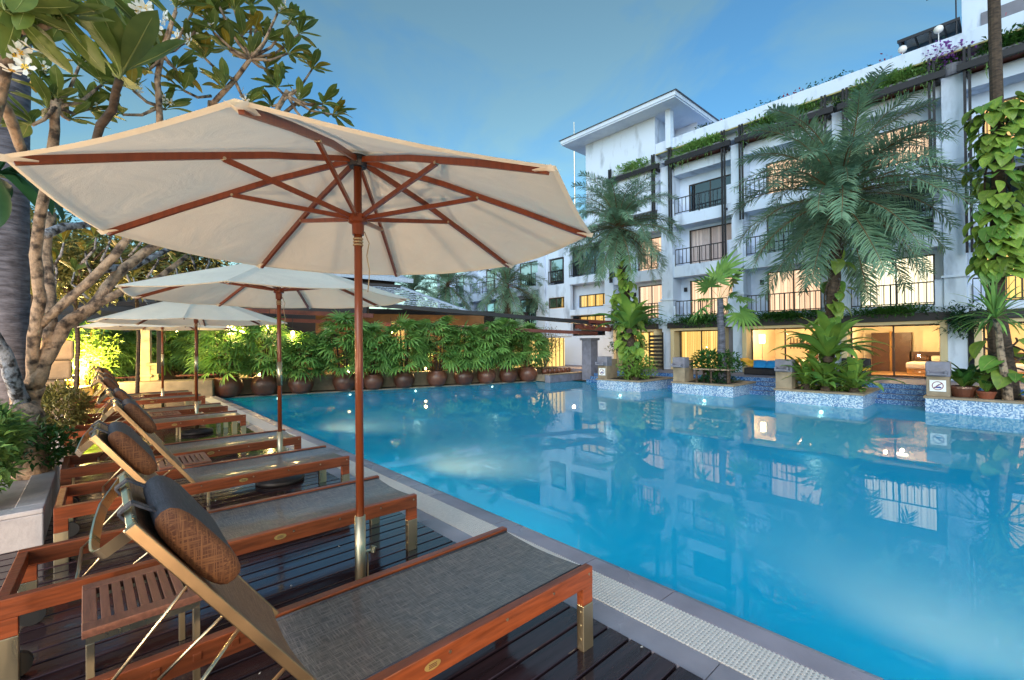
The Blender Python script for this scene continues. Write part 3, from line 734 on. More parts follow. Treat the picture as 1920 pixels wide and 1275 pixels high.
# stair hall between the columns E and F
a, c = 13.52, 17.6
for z0, z1 in ((4.15, 4.75), (3.0, 3.32), (2.2, 2.5), (5.0, 7.4)): pass
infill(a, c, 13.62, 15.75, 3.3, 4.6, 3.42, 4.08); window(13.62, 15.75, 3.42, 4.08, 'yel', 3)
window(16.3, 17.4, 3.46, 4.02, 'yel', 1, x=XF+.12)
hb = MB(); x0, x1 = XF+.1, XF+.3
hb.bb(x0, x1, 15.85, 16.28, 1.9, 7.4).bb(x0, x1, 17.42, 17.6, 1.9, 7.4).bb(x0, x1, 16.28, 17.42, 4.04, 4.75).bb(x0, x1, 16.28, 17.42, 1.9, 3.44).bb(x0, x1, 16.28, 17.42, 6.2, 7.4)
hb.bb(XF+.02, XWIN-.04, 13.525, 15.84, 4.62, 5.0).bb(XF+.02, XWIN-.04, 13.525, 15.84, 6.6, 7.4); hb.bb(XF+.02, XWIN-.04, 13.525, 15.84, 2.98, 3.28)
hb.build('wall', M['white_stain'], hotel)
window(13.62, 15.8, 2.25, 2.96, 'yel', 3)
window(16.35, 17.3, 4.9, 6.15, 'dark', 0, x=XF+.14); railing(16.32, 17.4, 4.8, x=XF+.07, mid=False)
window(13.6, 15.8, 5.06, 6.55, 'dark', 1); railing(13.6, 15.8, 5.02, mid=False)
# stair tower with big flat eaves above the parapet
ZT = 11.537
MB().bb(18.3, 21.6, 10.605, 14.48, 7.42, ZT).build('tower_wall', M['white_stain'], hotel)
MB().bb(18.15, 18.42, 9.78, 10.02, 9.9, ZT).build('tower_column', M['white'], hotel)
MB().bb(20.2, 21.6, 9.6, 10.6, 9.9, ZT).build('tower_wall', M['white'], hotel)
rf = MB().bb(17.4, 22.6, 9.17, 15.3, ZT+.002, ZT+.06).build('tower_soffit', M['white'], hotel)
MB().bb(17.36, 22.64, 9.13, 15.34, ZT+.062, ZT+.24).build('eave_fascia', M['white'], hotel, bevel=.01)
m = MB(); m.add([(17.28, 9.05, ZT+.245), (22.7, 9.05, ZT+.245), (22.7, 15.42, ZT+.245), (17.28, 15.42, ZT+.245), (20, 11.6, ZT+1.1), (20, 12.9, ZT+1.1)],
               [(0, 1, 4), (1, 2, 5, 4), (2, 3, 5), (3, 0, 4, 5), (0, 3, 2, 1)]); m.build('tower_roof', M['greywall'], hotel)
# rest of the roof line to the left and the roof top block at the right
MB().bb(XF-.05, 24, 14.6, 29, 7.42, 7.75).build('parapet', M['white_stain'], hotel)
tw = MB().bb(19.3, 24, -2.6, .95, 10.0, 14.4).build('roof_block', M['white_stain'], hotel)
MB().bb(19.27, 19.298, -1.6, .55, 10.75, 11.15).build('roof_opening', M['greywall'], hotel)
MB().bb(19.1, 19.29, .95, 1.05, 12.5, 15).build('roof_louvre', M['darkwood'], hotel)
ac = MB()
for k in range(5): 
    y_ = .98+k*.33; ac.bb(18.9, 20.2, y_, y_+.03, 11.02, 11.07)
ac.bb(18.88, 18.92, .97, 2.4, 11.0, 11.09); ac.bb(19.5, 19.54, 2.3, 2.36, 9.9, 11.0); ac.bb(18.95, 19, 1.6, 1.66, 9.9, 11)
ac.build('roof_canopy_frame', M['blackmetal'], hotel)
m = MB(); m.bb(18.9, 20.2, .97, 2.4, 11.075, 11.085); m.build('roof_canopy', M['pane_dark'], hotel)
MB().bb(20.0, 23, .97, 2.3, 9.92, 10.9).build('roof_shed', M['white'], hotel)
MB().tube([(19.6, 16.3, 7.5), (19.6, 16.3, 12.6)], .035, 6).build('mast', M['steel'], hotel)
MB().tube([(19.6, 16.3, 12.6), (19.6, 16.3, 13.8)], .016, 6).build('mast_tip', M['steel'], hotel)
MB().tube([(18.9, 1.05, 10.3), (18.9, 1.05, 13.6)], .02, 6).build('roof_pole', M['blackmetal'], hotel)
MB().tube([(18.9, 1.0, 12.0), (18.9, 1.7, 12.0)], .02, 6).build('roof_pole', M['blackmetal'], hotel)
for (yy, zz) in ((1.42, 10.75), (2.25, 10.55)):
    m = MB(); m.lathe([(0, 0), (.06, .01), (.1, .05), (.115, .11), (.1, .17), (.05, .21), (0, .22)], 14, (18.7, yy, zz)); m.tube([(18.7, yy, 10.33), (18.7, yy, zz)], .012, 6)
    m.build('globe_lamp', M['signwhite'], hotel, smooth=True)
# rear bulk so that the roof and the sides are solid
MB().bb(XWIN+4.2, 32, -2.2, 29, -.1, 9.55).build('rear_block', M['white'], hotel)
for zz in (2.2, 4.42, 6.64): MB().bb(XWIN+.75, XWIN+4.2, -2.2, 29, zz, zz+.12).build('floor_slab', M['white'], hotel)

# ------------------------------------------------ ground floor rooms
def room(y0, y1, kind):
    e = .004
    xg = XF+.28
    for ja in (y0, y1-.16): MB().bb(XF-.25, xg+.1, ja, ja+.16, Z0, 2.12).build('room_jamb', M['cream'], hotel, bevel=.01)
    MB().bb(XF-.25, xg+.1, y0+.161, y1-.161, 2.02, 2.115).build('room_soffit', M['cream'], hotel)
    MB().bb(XF-.34, XF-.252, y0-.1, y1+.1, 2.12, 2.36).build('awning_beam', M['darkwood'], hotel, bevel=.006)
    MB().bb(XF-.25, xg+.3, y0-.1, y1+.1, 2.118, 2.128).build('awning_board', M['darkwood'], hotel)
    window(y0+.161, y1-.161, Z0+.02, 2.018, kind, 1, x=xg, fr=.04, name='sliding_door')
    if kind == 'room':
        m = MB(); X1 = xg+3.4; q = xg+.08
        ya, yb = y0-.1, y1+.1
        m.add([(q, ya, Z0+.01), (X1, ya, Z0+.01), (X1, yb, Z0+.01), (q, yb, Z0+.01)], [(0, 1, 2, 3)]); m.build('room_floor', M['roomfloor'], hotel)
        m = MB(); m.add([(q, ya, 2.11), (X1, ya, 2.11), (X1, yb, 2.11), (q, yb, 2.11)], [(0, 3, 2, 1)])
        m.add([(X1, ya, Z0), (X1, yb, Z0), (X1, yb, 2.11), (X1, ya, 2.11)], [(0, 1, 2, 3)])
        m.add([(q, ya, Z0), (X1, ya, Z0), (X1, ya, 2.11), (q, ya, 2.11)], [(0, 1, 2, 3)])
        m.add([(q, yb, Z0), (X1, yb, Z0), (X1, yb, 2.11), (q, yb, 2.11)], [(0, 1, 2, 3)])
        m.build('room_wall', M['roomwall'], hotel)
        lp = MB().lathe([(0, 0), (.16, 0), (.16, .03), (0, .03)], 16, (xg+1.3, (y0+y1)/2, 2.07)).build('ceiling_lamp', emis('ceiling lamp', (1, .85, .6), 3), hotel)
        point('room_lamp_light', (xg+1.3, (y0+y1)/2, 1.95), 60, (1, .66, .3), .05)
        point('room_lamp_light', (xg+.35, (y0+y1)/2+.3, 1.9), 5, (1, .7, .38), .05)
room(1.30, 3.85, 'room'); room(4.35, 7.0, 'room'); room(7.72, 9.95, 'yel'); room(-1.6, .75, 'room'); room(10.6, 12.9, 'yel')
# between the rooms: dark recesses with small fins
for (a, c) in ((.85, 1.3), (3.86, 4.34), (7.01, 7.71), (9.96, 10.59), (12.9, 13.5)):
    MB().bb(XF+.3, XF+.4, a-.1, c+.1, Z0, 2.117).build('recess_wall', M['greywall'], hotel)
MB().bb(XF+.2, XF+.5, 13.0, 29, -.1, 1.9).build('wall', M['white'], hotel)
# furniture seen through the glass
def bed(loc, label):
    r = thing('bed', label, 'bed', loc)
    MB().bb(0, 1.5, 0, .95, 0, .2).build('base', M['tan'], r)
    m = MB().bb(-.03, 1.5, -.03, .98, .2, .42).build('mattress', M['linen'], r); bev(m, .06, 3)
    for yy, c in ((.05, 'linen'), (.5, 'darkdoor')):
        m = MB().bb(1.15, 1.42, yy, yy+.4, .42, .62).build('pillow', M[c], r); bev(m, .06, 3)
    MB().bb(1.5, 1.56, -.1, 1.05, 0, .75).build('headboard', M['darkdoor'], r)
    return r
b1 = bed((20.3, 1.5, Z0), 'bed with pale linen behind the glass of the lit room by the no diving pillar')
b2 = bed((20.2, 4.7, Z0), 'bed with pale cover in the lit room behind the sofa')
b3 = bed((20.0, -.9, Z0), 'bed with pale linen in the rightmost lit room')
wd = thing('wardrobe', 'dark brown wardrobe doors at the back of the lit room with the bed', 'wardrobe', (21.8, 2.5, Z0))
MB().bb(0, .3, 0, .55, 0, 1.45).build('door', M['darkdoor'], wd); MB().bb(0, .3, .62, 1.15, 0, 1.45).build('door', M['darkdoor'], wd)
MB().bb(.05, .3, .551, .619, 0, 1.5).build('post', M['tan'], wd)
w2 = thing('wall_panel', 'tall olive glass panel on the back wall of the lit room', 'wall panel', (22.0, 1.75, Z0)); MB().bb(0, .1, 0, .42, .3, 1.5).build('panel', M['greenglass'], w2); MB().bb(-.02, .0, -.03, .45, .27, 1.53).build('frame', M['roomwall'], w2)
rd = thing('wall_grille', 'dark slatted grille on the wall of the lit room with the sofa', 'wall grille', (22.05, 5.6, 1.2))
for k in range(8): MB().bb(0, .03, k*.12, k*.12+.03, 0, .45).build('slat', M['darkdoor'], rd)
MB().bb(-.02, 0, -.02, .9, .2, .25).build('rail', M['darkdoor'], rd)
fl = thing('floor_lamp', 'glowing floor lamp by the left wall of the lit room with the sofa', 'floor lamp', (19.6, 6.75, Z0))
MB().lathe([(0, 0), (.14, 0), (.14, .02), (.015, .03), (.015, 1.15)], 16).build('stand', M['steel'], fl); MB().lathe([(.1, 1.1), (.1, 1.45)], 16).build('lamp_shade', emis('lamp shade glow', (1, .8, .45), 5), fl)
# sofa with cushions on the terrace
sf = thing('daybed', 'dark wicker daybed with curved yellow mattress on the terrace', 'daybed', (17.2, 5.05, Z0))
MB().bb(0, .75, 0, 1.5, 0, .24).build('base', M['blackmetal'], sf, bevel=.03)
m = MB(); vs = []
for i in range(13):
    t = i/12; zz = .25+.22*(2*t-1)**4+.02; 
    for x_ in (0, .75): vs += [(x_, -.12+1.75*t, zz), (x_, -.12+1.75*t, zz+.09)]
fs = []
for i in range(12):
    a = i*4; b_ = a+4; fs += [(a, a+2, b_+2, b_), (a+1, b_+1, b_+3, a+3), (a, b_, b_+1, a+1), (a+2, a+3, b_+3, b_+2)]
fs += [(0, 1, 3, 2), (48, 50, 51, 49)]
m.add(vs, fs); m.build('mattress', M['yellowfab'], sf, smooth=False, bevel=.02)
for k, (yy, c, lab) in enumerate(((.55, 'bluefab', 'plump blue cushion at the near end of the yellow daybed'), (.95, 'bluefab', 'blue cushion in the middle of the yellow daybed'), (1.2, 'yellowfab', 'yellow cushion propped at the back of the daybed'))):
    q = thing('cushion', lab, 'cushion', (17.25+(.3 if k == 2 else 0), 5.05+yy, Z0+.38), .3*k, 'cushions on the terrace daybed')
    m = MB(); vs = []
    for i in range(9):
        for j in range(9):
            u, v = i/4-1, j/4-1; h = .09*(1-u**4)*(1-v**4)
            vs += [(u*.2, v*.22, h)]
    base = list(vs); vs += [(x, y, -z) for x, y, z in base]
    fs = [(i*9+j, (i+1)*9+j, (i+1)*9+j+1, i*9+j+1) for i in range(8) for j in range(8)]
    fs += [tuple(81+w for w in reversed(f)) for f in fs]
    m.add(vs, fs); c_ = m.build('cover', M[c], q, smooth=True); c_.rotation_euler = (0, R(-35), 0)
s2 = thing('wicker_chair', 'dark wicker chair with yellow seat on the terrace by the steps', 'chair', (17.3, 3.0, Z0))
MB().bb(0, .6, 0, .75, 0, .25).build('base', M['blackmetal'], s2, bevel=.03); MB().bb(.02, .58, .02, .73, .251, .33).build('seat', M['yellowfab'], s2, bevel=.02)
MB().bb(.45, .6, 0, .75, .331, .62).build('backrest', M['blackmetal'], s2, bevel=.03); MB().bb(.3, .44, .2, .55, .332, .6).build('cushion', M['yellowfab'], s2, bevel=.04)

# =================================================================== TERRACE, STEPS, POOL PLANTERS
ter = tag(empty('terrace'), 'raised paved terrace before the ground floor rooms', kind='structure')
MB().bb(16.35, 30, -2.5, 29, GZ+.01, Z0-.006).build('terrace_slab', M['stone2'], ter)
for k in range(4):
    z1 = ZW+.0+.12*(k+1)-.004
    MB().bb(15.3+k*.26, 16.349 if k == 3 else 15.56+k*.26-.002, -2.5, 12.2, ZF if k == 0 else GZ+.012, z1).build('step', M['mosaic_dk'], ter)
    MB().bb(15.29+k*.26, 15.34+k*.26, -2.5, 12.2, z1+.001, z1+.012).build('step_nosing', M['stone2'], ter)
def pool_planter(xf, y0, y1, label, short, pillar=True, sign=None, xb=15.8):
    r = thing('pool_planter', label, 'planter', (xf, y0, 0), 0, 'mosaic planters standing in the pool')
    W_ = y1-y0; D = xb-xf; zt = .245
    MB().bb(0, D, 0, W_, ZW-.03, zt-.05).build('wall', M['mosaic'], r)
    MB().bb(.01, D, .01, W_-.01, ZF+.01, ZW-.031).build('underwater_wall', M['paletile'], r)
    MB().bb(-.55, -.001, -.4, W_+.4, ZF+.01, -.36).build('underwater_ledge', M['paletile'], r); MB().bb(0, D, -.4, -.001, ZF+.01, -.36).build('underwater_ledge', M['paletile'], r)
    m = MB(); e = .03; w = .22
    m.bb(-e, w, -e, W_+e, zt-.049, zt).bb(D-w, D, -e, W_+e, zt-.049, zt).bb(w+.001, D-w-.001, -e, w, zt-.049, zt).bb(w+.001, D-w-.001, W_-w, W_+e, zt-.049, zt)
    m.build('cap_stone', M['stone'], r, bevel=.008)
    MB().bb(w+.001, D-w-.001, w+.001, W_-w-.001, zt-.045, zt-.015).build('soil', M['soil'], r)
    o = inst('pool_lamp', pool_lamp_me, None, (xf-.004, y0+W_*.45, -.3), (0, -PI/2, 0), .9)
    tag(o, 'underwater lamp at the foot of the '+short, 'pool lamp', 'underwater lamps')
    spot('pool_lamp_light', (xf-.08, y0+W_*.45, -.26), (xf-.5, y0+W_*.45, .1), 5, POOLW, 165, .06)
    spot('pool_lamp_light', (xf-.62, y0+W_*.45, -.8), (xf-2, y0+W_*.45, -.85), 9, POOLW, 150, .06)
    return r
P1 = pool_planter(13.5, 8.47, 10.27, 'mosaic planter in the pool with the vine-clad date palm, farthest one', 'farthest planter')
P2 = pool_planter(14.05, 5.66, 7.62, 'mosaic planter in the pool with the little fan palm', 'fan palm planter')
P3 = pool_planter(13.88, 2.5, 4.46, 'mosaic planter in the pool holding the big date palm and ferns', 'big palm planter')
P4 = pool_planter(14.3, -3.0, 1.41, 'mosaic planter at the right edge with potted plants', 'rightmost planter')
def spout_pillar(x, y, label, sign, lab2=None):
    r = thing('spout_pillar', label, 'stone pillar', (x, y, .246), 0, 'water spout pillars on the pool planters')
    MB().bb(.03, .33, 0, .40, 0, .46).build('pillar_block', M['stone'], r, bevel=.01)
    MB().bb(.02, .34, -.01, .41, .461, .80).build('pillar_block', M['stone2'], r, bevel=.012)
    MB().bb(.331, .75, .05, .36, 0, .7).build('back_block', M['stone'], r, bevel=.012)
    m = MB(); m.bb(-.16, .019, .03, .37, .50, .545).bb(-.16, .019, .03, .075, .546, .6).bb(-.16, .019, .325, .37, .546, .6); m.build('spout', M['stone2'], r, bevel=.008)
    if sign:
        s_ = thing('no_diving_sign', lab2, 'sign', (x+.025, y+.06, .246+.12), 0, 'no diving signs')
        MB().bb(-.012, .004, 0, .28, 0, .26).build('plate', M['signwhite'], s_)
        m = MB(); n = 28
        for k in range(n):
            a0, a1 = 2*PI*k/n, 2*PI*(k+1)/n
            q = lambda a, rr: (-.0145, .14+rr*math.cos(a), .13+rr*math.sin(a))
            m.add([q(a0, .085), q(a1, .085), q(a1, .101), q(a0, .101)], [(0, 1, 2, 3)])
        m.build('ring', M['signred'], s_)
        m = MB(); m.add([(-.0165, .14+.078, .13-.052), (-.0165, .14+.066, .13-.066), (-.0165, .14-.078, .13+.052), (-.0165, .14-.066, .13+.066)], [(0, 1, 2, 3)]); m.build('slash', M['signred'], s_)
        m = MB(); m.add([(-.0145, .19, .075), (-.0145, .09, .075), (-.0145, .07, .1), (-.0145, .11, .115), (-.0145, .2, .1)], [(0, 1, 2, 3, 4)])
        m.add([(-.0145, .17, .12), (-.0145, .15, .12), (-.0145, .1, .16), (-.0145, .12, .17)], [(0, 1, 2, 3)]); m.build('swimmer_mark', M['signblue'], s_)
    return r
spout_pillar(13.5, 9.86, 'water spout pillar with a small round sign on the farthest planter', True, 'small square no diving sign on the farthest spout pillar')
spout_pillar(14.05, 7.2, 'water spout pillar beside the little fan palm, without sign', False)
spout_pillar(13.88, 4.06, 'water spout pillar on the big palm planter, partly behind ferns', False)
spout_pillar(14.3, .99, 'water spout pillar with a large no diving sign at the right', True, 'large square no diving sign on the rightmost spout pillar')
# =================================================================== VEGETATION MESHES
def strip(m, pts, widths, side, fold=0., up=Vector((0, 0, 1))):
    """leaf blade along pts; two halves folded at the midrib"""
    vs = []; n = len(pts)
    for p, w in zip(pts, widths):
        vs += [p - side*w + up*(fold*w), p, p + side*w + up*(fold*w)]
    fs = []
    for i in range(n-1):
        a = i*3; b = a+3; fs += [(a, a+1, b+1, b), (a+1, a+2, b+2, b+1)]
    m.add(vs, fs)
def frond_mesh(L, e0, droop, nl, ll, mt, seed, vee=.35):
    rd = random.Random(seed); m = MB(); pts = []; p = Vector((0, 0, 0)); N = 14
    dirs = []
    for i in range(N+1):
        t = i/N; a = e0 - droop*t**1.4; d = Vector((math.cos(a), 0, math.sin(a))); dirs.append(d)
        pts.append(p.copy()); p = p + d*(L/N)
    m.cm = 1; m.tube(pts, [.022*(1-.85*i/N)*L/2.5 for i in range(N+1)], 4, False); m.cm = 0
    for k in range(nl):
        t = .1+.9*k/(nl-1); q = t*N; i = min(int(q), N-1); f = q-i
        b = pts[i].lerp(pts[i+1], f); d = dirs[i].lerp(dirs[i+1], f).normalized(); u = Vector((0, 1, 0)).cross(d) * -1
        u = d.cross(Vector((0, 1, 0)))
        ln = ll*(.35+.65*math.sin(PI*min(1, .12+.86*t))**.7)*rd.uniform(.85, 1.1)
        for sgn in (-1, 1):
            sw = rd.uniform(.55, .85)
            dr = (d*sw*rd.uniform(.8, 1.25) + Vector((0, sgn, 0))*(1-.25*t) + u*rd.uniform(-.25, .75)).normalized()
            w = .0125*L/2.5*rd.uniform(.8, 1.2); sd = dr.cross(u).normalized()
            mid = b+dr*ln*.55 + Vector((0, 0, -.03*ln)); tip = b+dr*ln+Vector((0, 0, -.22*ln))
            m.add([b-sd*w*.5, b+sd*w*.5, mid+sd*w, mid-sd*w, tip], [(0, 1, 2, 3), (3, 2, 4)])
    return m.mesh('frond', mt, False)
def fan_leaf_mesh(rad, n, mt, seed, spread=2.6, droop=.35, width=.1, pet=.4):
    rd = random.Random(seed); m = MB(); 
    m.tube([(0, 0, 0), (pet*.5, 0, .03), (pet, 0, 0)], .006, 4, False)
    c = Vector((pet, 0, 0))
    for k in range(n):
        a = -spread/2+spread*k/(n-1)+rd.uniform(-.04, .04); l = rad*(1-.22*abs(a)/(spread/2))*rd.uniform(.88, 1.08)
        d = Vector((math.cos(a), math.sin(a), 0)); sd = Vector((-d.y, d.x, 0)); w = width*rad*rd.uniform(.8, 1.15); ex = rd.uniform(.7, 1.3)
        pts = [c+d*(l*t)+Vector((0, 0, .10*l*t-droop*ex*l*t*t)) for t in (0.02, .35, .7, 1)]
        strip(m, pts, [w*.35, w, w*.85, .003], sd, .35)
    return m.mesh('leaf', mt, False)
def frangi_leaf_mesh(mt, seed, curl=.15):
    rd = random.Random(seed); m = MB(); pts = []; ws = []
    for i in range(9):
        t = i/8; pts.append(Vector((.09+.91*t, .03*math.sin(t*3+seed), -curl*t*t+.04*math.sin(t*5+seed))))
        ws.append((.02, .06, .10, .135, .155, .16, .145, .1, .004)[i])
    strip(m, pts, ws, Vector((0, 1, 0)), .22); m.cm = 1; m.tube([Vector((0, 0, 0))]+[q+Vector((0, 0, .002)) for q in pts[:-1]], [.013, .012, .011, .01, .009, .008, .007, .006, .004], 4, False)
    return m.mesh('leaf', [mt, M['leaf_rib']], True)
def heart_leaf_mesh(mt, seed):
    rd = random.Random(seed); m = MB(); pts = [Vector((t, 0, .05*math.sin(3*t)-.22*t*t)) for t in (-.12, 0, .15, .35, .6, .82, 1)]
    strip(m, pts, [.12, .34, .42, .42, .33, .19, .004], Vector((0, 1, 0)), .18 if seed else .4); m.cm = 1; m.tube([q+Vector((0, 0, .004)) for q in pts[1:-1]], .012, 4, False)
    return m.mesh('leaf', [mt, M['leaf_rib']], True)
def strap_leaf_mesh(mt, L, e0, droop, w, seed):
    m = MB(); p = Vector((0, 0, 0)); pts = []; ups = []; N = 8
    for i in range(N+1):
        t = i/N; a = e0-droop*t**1.5; pts.append(p.copy()); p = p+Vector((math.cos(a), 0, math.sin(a)))*(L/N)
    strip(m, pts, [w*x for x in (.25, .5, .75, .95, 1, .95, .8, .5, .03)], Vector((0, 1, 0)), .3)
    return m.mesh('leaf', mt, True)
def leaf_cloud(n, rx, ry, rz, size, seed, shell=.55, asp=.38, hang=0.):
    rd = random.Random(seed); m = MB()
    for k in range(n):
        a = rd.uniform(0, 2*PI); z = rd.uniform(-1, 1); q = math.sqrt(1-z*z); rr = rd.uniform(shell, 1)*(1+.18*math.sin(a*3+seed)*q+.12*math.sin(z*5+a*2))
        nrm = Vector((q*math.cos(a), q*math.sin(a), z)); p = Vector((nrm.x*rx*rr, nrm.y*ry*rr, nrm.z*rz*rr))
        d = (nrm*.6+Vector((rd.uniform(-1, 1), rd.uniform(-1, 1), rd.uniform(-.6, .9)))).normalized(); s, u = frame_of(d, Vector((rd.uniform(-.4, .4), rd.uniform(-.4, .4), 1)))
        l = size*rd.uniform(.6, 1.25); w = l*asp*.5
        m.add([p, p+d*l*.5-s*w+u*.12*l, p+d*l*.5+u*.02*l, p+d*l*.5+s*w+u*.12*l, p+d*l-u*.1*l], [(0, 1, 2), (0, 2, 3), (1, 4, 2), (2, 4, 3)])
    return m
def rot_dir(d, roll=0.):
    """quaternion taking +X to direction d, +Z roughly up"""
    d = d.normalized(); s, u = frame_of(d)
    q = Matrix((d, -s, u)).transposed().to_quaternion()
    return q @ Quaternion((1, 0, 0), roll)
def curve_pts(a, b, sag, n=6, jit=0., rd=random):
    a = Vector(a); b = Vector(b); out_ = []
    for i in range(n+1):
        t = i/n; p = a.lerp(b, t)+Vector((0, 0, sag*math.sin(PI*t)))
        if 0 < i < n: p += Vector((rd.uniform(-jit, jit), rd.uniform(-jit, jit), rd.uniform(-jit, jit)))
        out_.append(p)
    return out_
DATE = [frond_mesh(1, 1.0, 1.0, 1, 1, M['leaf_date'], 0)] if False else []
for i, (e, dr) in enumerate(((78, 75), (60, 85), (45, 95), (28, 85), (8, 75), (-15, 55), (-40, 35))):
    DATE.append(frond_mesh(2.5, R(e), R(dr), 84, .44, [M['leaf_date'], M['leaf_dry']], 10+i))
DEAD = frond_mesh(1.6, R(-30), R(55), 30, .3, [M['leaf_dry'], M['leaf_dry']], 44)
FAN = [fan_leaf_mesh(.44, 10, M['leaf_rhapis'], 60+i, 3.3, .35+.15*i, .072, .25) for i in range(3)]
FAN_BIG = [fan_leaf_mesh(.55, 16, M['leaf_rhapis'], 70+i, 4.2, .2+.2*i, .07, .55) for i in range(2)]
FRANG = [frangi_leaf_mesh(M['leaf_fr'], i, .05+.1*i) for i in range(3)]
FRANG_Y = frangi_leaf_mesh(M['leaf_fr_y'], 5, .2)
HEART = [heart_leaf_mesh(M['leaf_vine'], 0), heart_leaf_mesh(M['leaf_vine_dk'], 1), heart_leaf_mesh(M['leaf_vine'], 2)]
FERN = [strap_leaf_mesh(M['leaf_fern'], 1., R(e), R(dr), .085, i) for i, (e, dr) in enumerate(((75, 70), (55, 85), (35, 80)))]
YUC = [strap_leaf_mesh(M['leaf_rhapis'], 1., R(e), R(dr), .03, i) for i, (e, dr) in enumerate(((80, 30), (50, 50), (20, 60), (-10, 50)))]

def date_palm(name, label, base, crown, trunk_r, scale, n, seed, low=-1, group=None, dead=6):
    rd = random.Random(seed); base = Vector(base); crown = Vector(crown)
    r = thing(name, label, 'palm tree', base, 0, group)
    c = crown-base
    pts = curve_pts((0, 0, 0), c, 0, 14, trunk_r*.12, rd)
    m = MB(); m.tube(pts, [trunk_r*(1.25-.4*i/14)*(1+.08*(i % 2)) for i in range(15)], 12)
    # leaf base stubs
    for k in range(int(70*c.length/4)):
        t = rd.uniform(.25, 1); p = Vector((0, 0, 0)).lerp(c, t); a = rd.uniform(0, 2*PI); d = Vector((math.cos(a), math.sin(a), .9)); q = trunk_r*(1.2-.38*t)
        m.bar(p+Vector((d.x, d.y, 0))*q*.8, p+Vector((d.x, d.y, 0))*q*.9+d*trunk_r*.45, .05, .02)
    m.build('trunk', M['bark_dark'], r, smooth=False)
    for k in range(n):
        t = (k+.5)/n; a = k*2.39996+rd.uniform(-.25, .25); v = min(6, max(0, int(t*7.2-.2+rd.uniform(-.6, .6))))
        inst('frond', DATE[v], r, c+Vector((0, 0, .06*scale*(1-t))), Euler((rd.uniform(-.25, .25), rd.uniform(-.1, .1), a)), scale*rd.uniform(.88, 1.08))
    for k in range(dead):
        inst('dry_frond', DEAD, r, c-Vector((0, 0, .12*scale)), Euler((0, .3, rd.uniform(0, 2*PI))), scale*.6)
    return r, c
def vine_on(r, base, pts, n, size, seed, rad):
    rd = random.Random(seed); pts = [Vector(p) for p in pts]; N = len(pts)-1
    m = MB()
    for s in range(3):
        a0 = s*2.1; m.tube([pts[0].lerp(pts[-1], t/14)+Vector((math.cos(a0+t*.5), math.sin(a0+t*.5), 0))*rad for t in range(15)], .02, 5)
    m.build('vine_stem', M['bark_dark'], r)
    for k in range(n):
        t = rd.random(); q = t*N; i = min(int(q), N-1); p = pts[i].lerp(pts[i+1], q-i); a = rd.uniform(0, 2*PI)
        if rd.random() < .6: a = math.atan2(-p.y-r.location.y, -p.x-r.location.x)+rd.uniform(-1.4, 1.4)
        o = Vector((math.cos(a), math.sin(a), 0)); d = (o*rd.uniform(.5, 1)+Vector((rd.uniform(-.3, .3), rd.uniform(-.3, .3), -rd.uniform(.3, 1.1)))).normalized()
        inst('leaf', rd.choice(HEART), r, p+o*(rad+rd.uniform(.03, .22)), rot_dir(d, rd.uniform(-.4, .4)), size*rd.uniform(.6, 1.15))
def rosette(parent, p, axis, n, size, rd, meshes, spread=(.35, 1.25), name='leaf'):
    axis = axis.normalized(); s, u = frame_of(axis)
    for k in range(n):
        a = k*2.39996+rd.uniform(-.3, .3); t = rd.uniform(*spread)
        d = axis*math.cos(t)+(s*math.cos(a)+u*math.sin(a))*math.sin(t)
        inst(name, rd.choice(meshes), parent, p, rot_dir(d, rd.uniform(-.3, .3)), size*rd.uniform(.7, 1.15))
FLW = None
def flower_mesh():
    m = MB()
    for k in range(5):
        a = 2*PI*k/5; d = Vector((math.cos(a), math.sin(a), .25)); s = Vector((-math.sin(a), math.cos(a), 0))
        m.cm = 0; m.add([d*.25-s*.12, d*.25+s*.12, d*.75+s*.28+Vector((0, 0, .05)), d*1.0+s*.1, d*.8-s*.2], [(0, 1, 2, 3, 4)])
        m.cm = 1; m.add([Vector((0, 0, .05)), d*.3-s*.12, d*.3+s*.12], [(0, 1, 2)])
    return m.mesh('flower', [M['petal'], M['petal_y']])
FLOWER = flower_mesh()

# =================================================================== PALMS AND PLANTS IN THE POOL PLANTERS
bp_ = at(1549, 700, 12.35); bp_.z = .23; cr_ = at(1574, 372, 12.5)
big, c = date_palm('date_palm', 'big date palm with drooping grey green fronds in the middle planter', bp_, cr_, .125, 1.24, 74, 3, dead=16)
vine_on(big, bp_, [(0, 0, .9), c*.45, c*.74], 42, .36, 5, .16)
bp_ = at(1186, 700, 16.6); bp_.z = .25; cr_ = at(1160, 428, 17.0)
far, c = date_palm('date_palm', 'tall date palm with vine wrapped trunk on the farthest planter', bp_, cr_, .17, .98, 64, 8, dead=12)
vine_on(far, bp_, [(0, 0, .8), c*.4, c*.8], 130, .34, 9, .2)
def fern(label, loc, n, size, seed, name='nest_fern', meshes=None, group=None, flat=0):
    rd = random.Random(seed); r = thing(name, label, 'plant', loc, 0, group)
    MB().lathe([(0, -.05), (.1, -.04), (.12, .05), (.06, .12), (0, .13)], 10).build('rootstock', M['bark_dark'], r)
    for k in range(n):
        inst('leaf', rd.choice(meshes or FERN), r, (0, 0, .08), Euler((rd.uniform(-.2, .2), rd.uniform(-.15, .15)+flat, k*2.39996+rd.uniform(-.2, .2))), size*rd.uniform(.7, 1.1))
    return r
fern("large bird's nest fern growing on the big date palm trunk", tuple(at(1552, 676, 12.0)), 36, 1.45, 1)
fern('lower nest fern at the front of the big palm planter', (14.15, 3.35, .24), 30, 1.15, 2)
fern('nest fern at the right corner of the big palm planter', (14.25, 2.75, .24), 28, 1.1, 3)
fern('nest fern beside the spout pillar of the big palm planter', (14.35, 3.85, .26), 26, 1.1, 4)
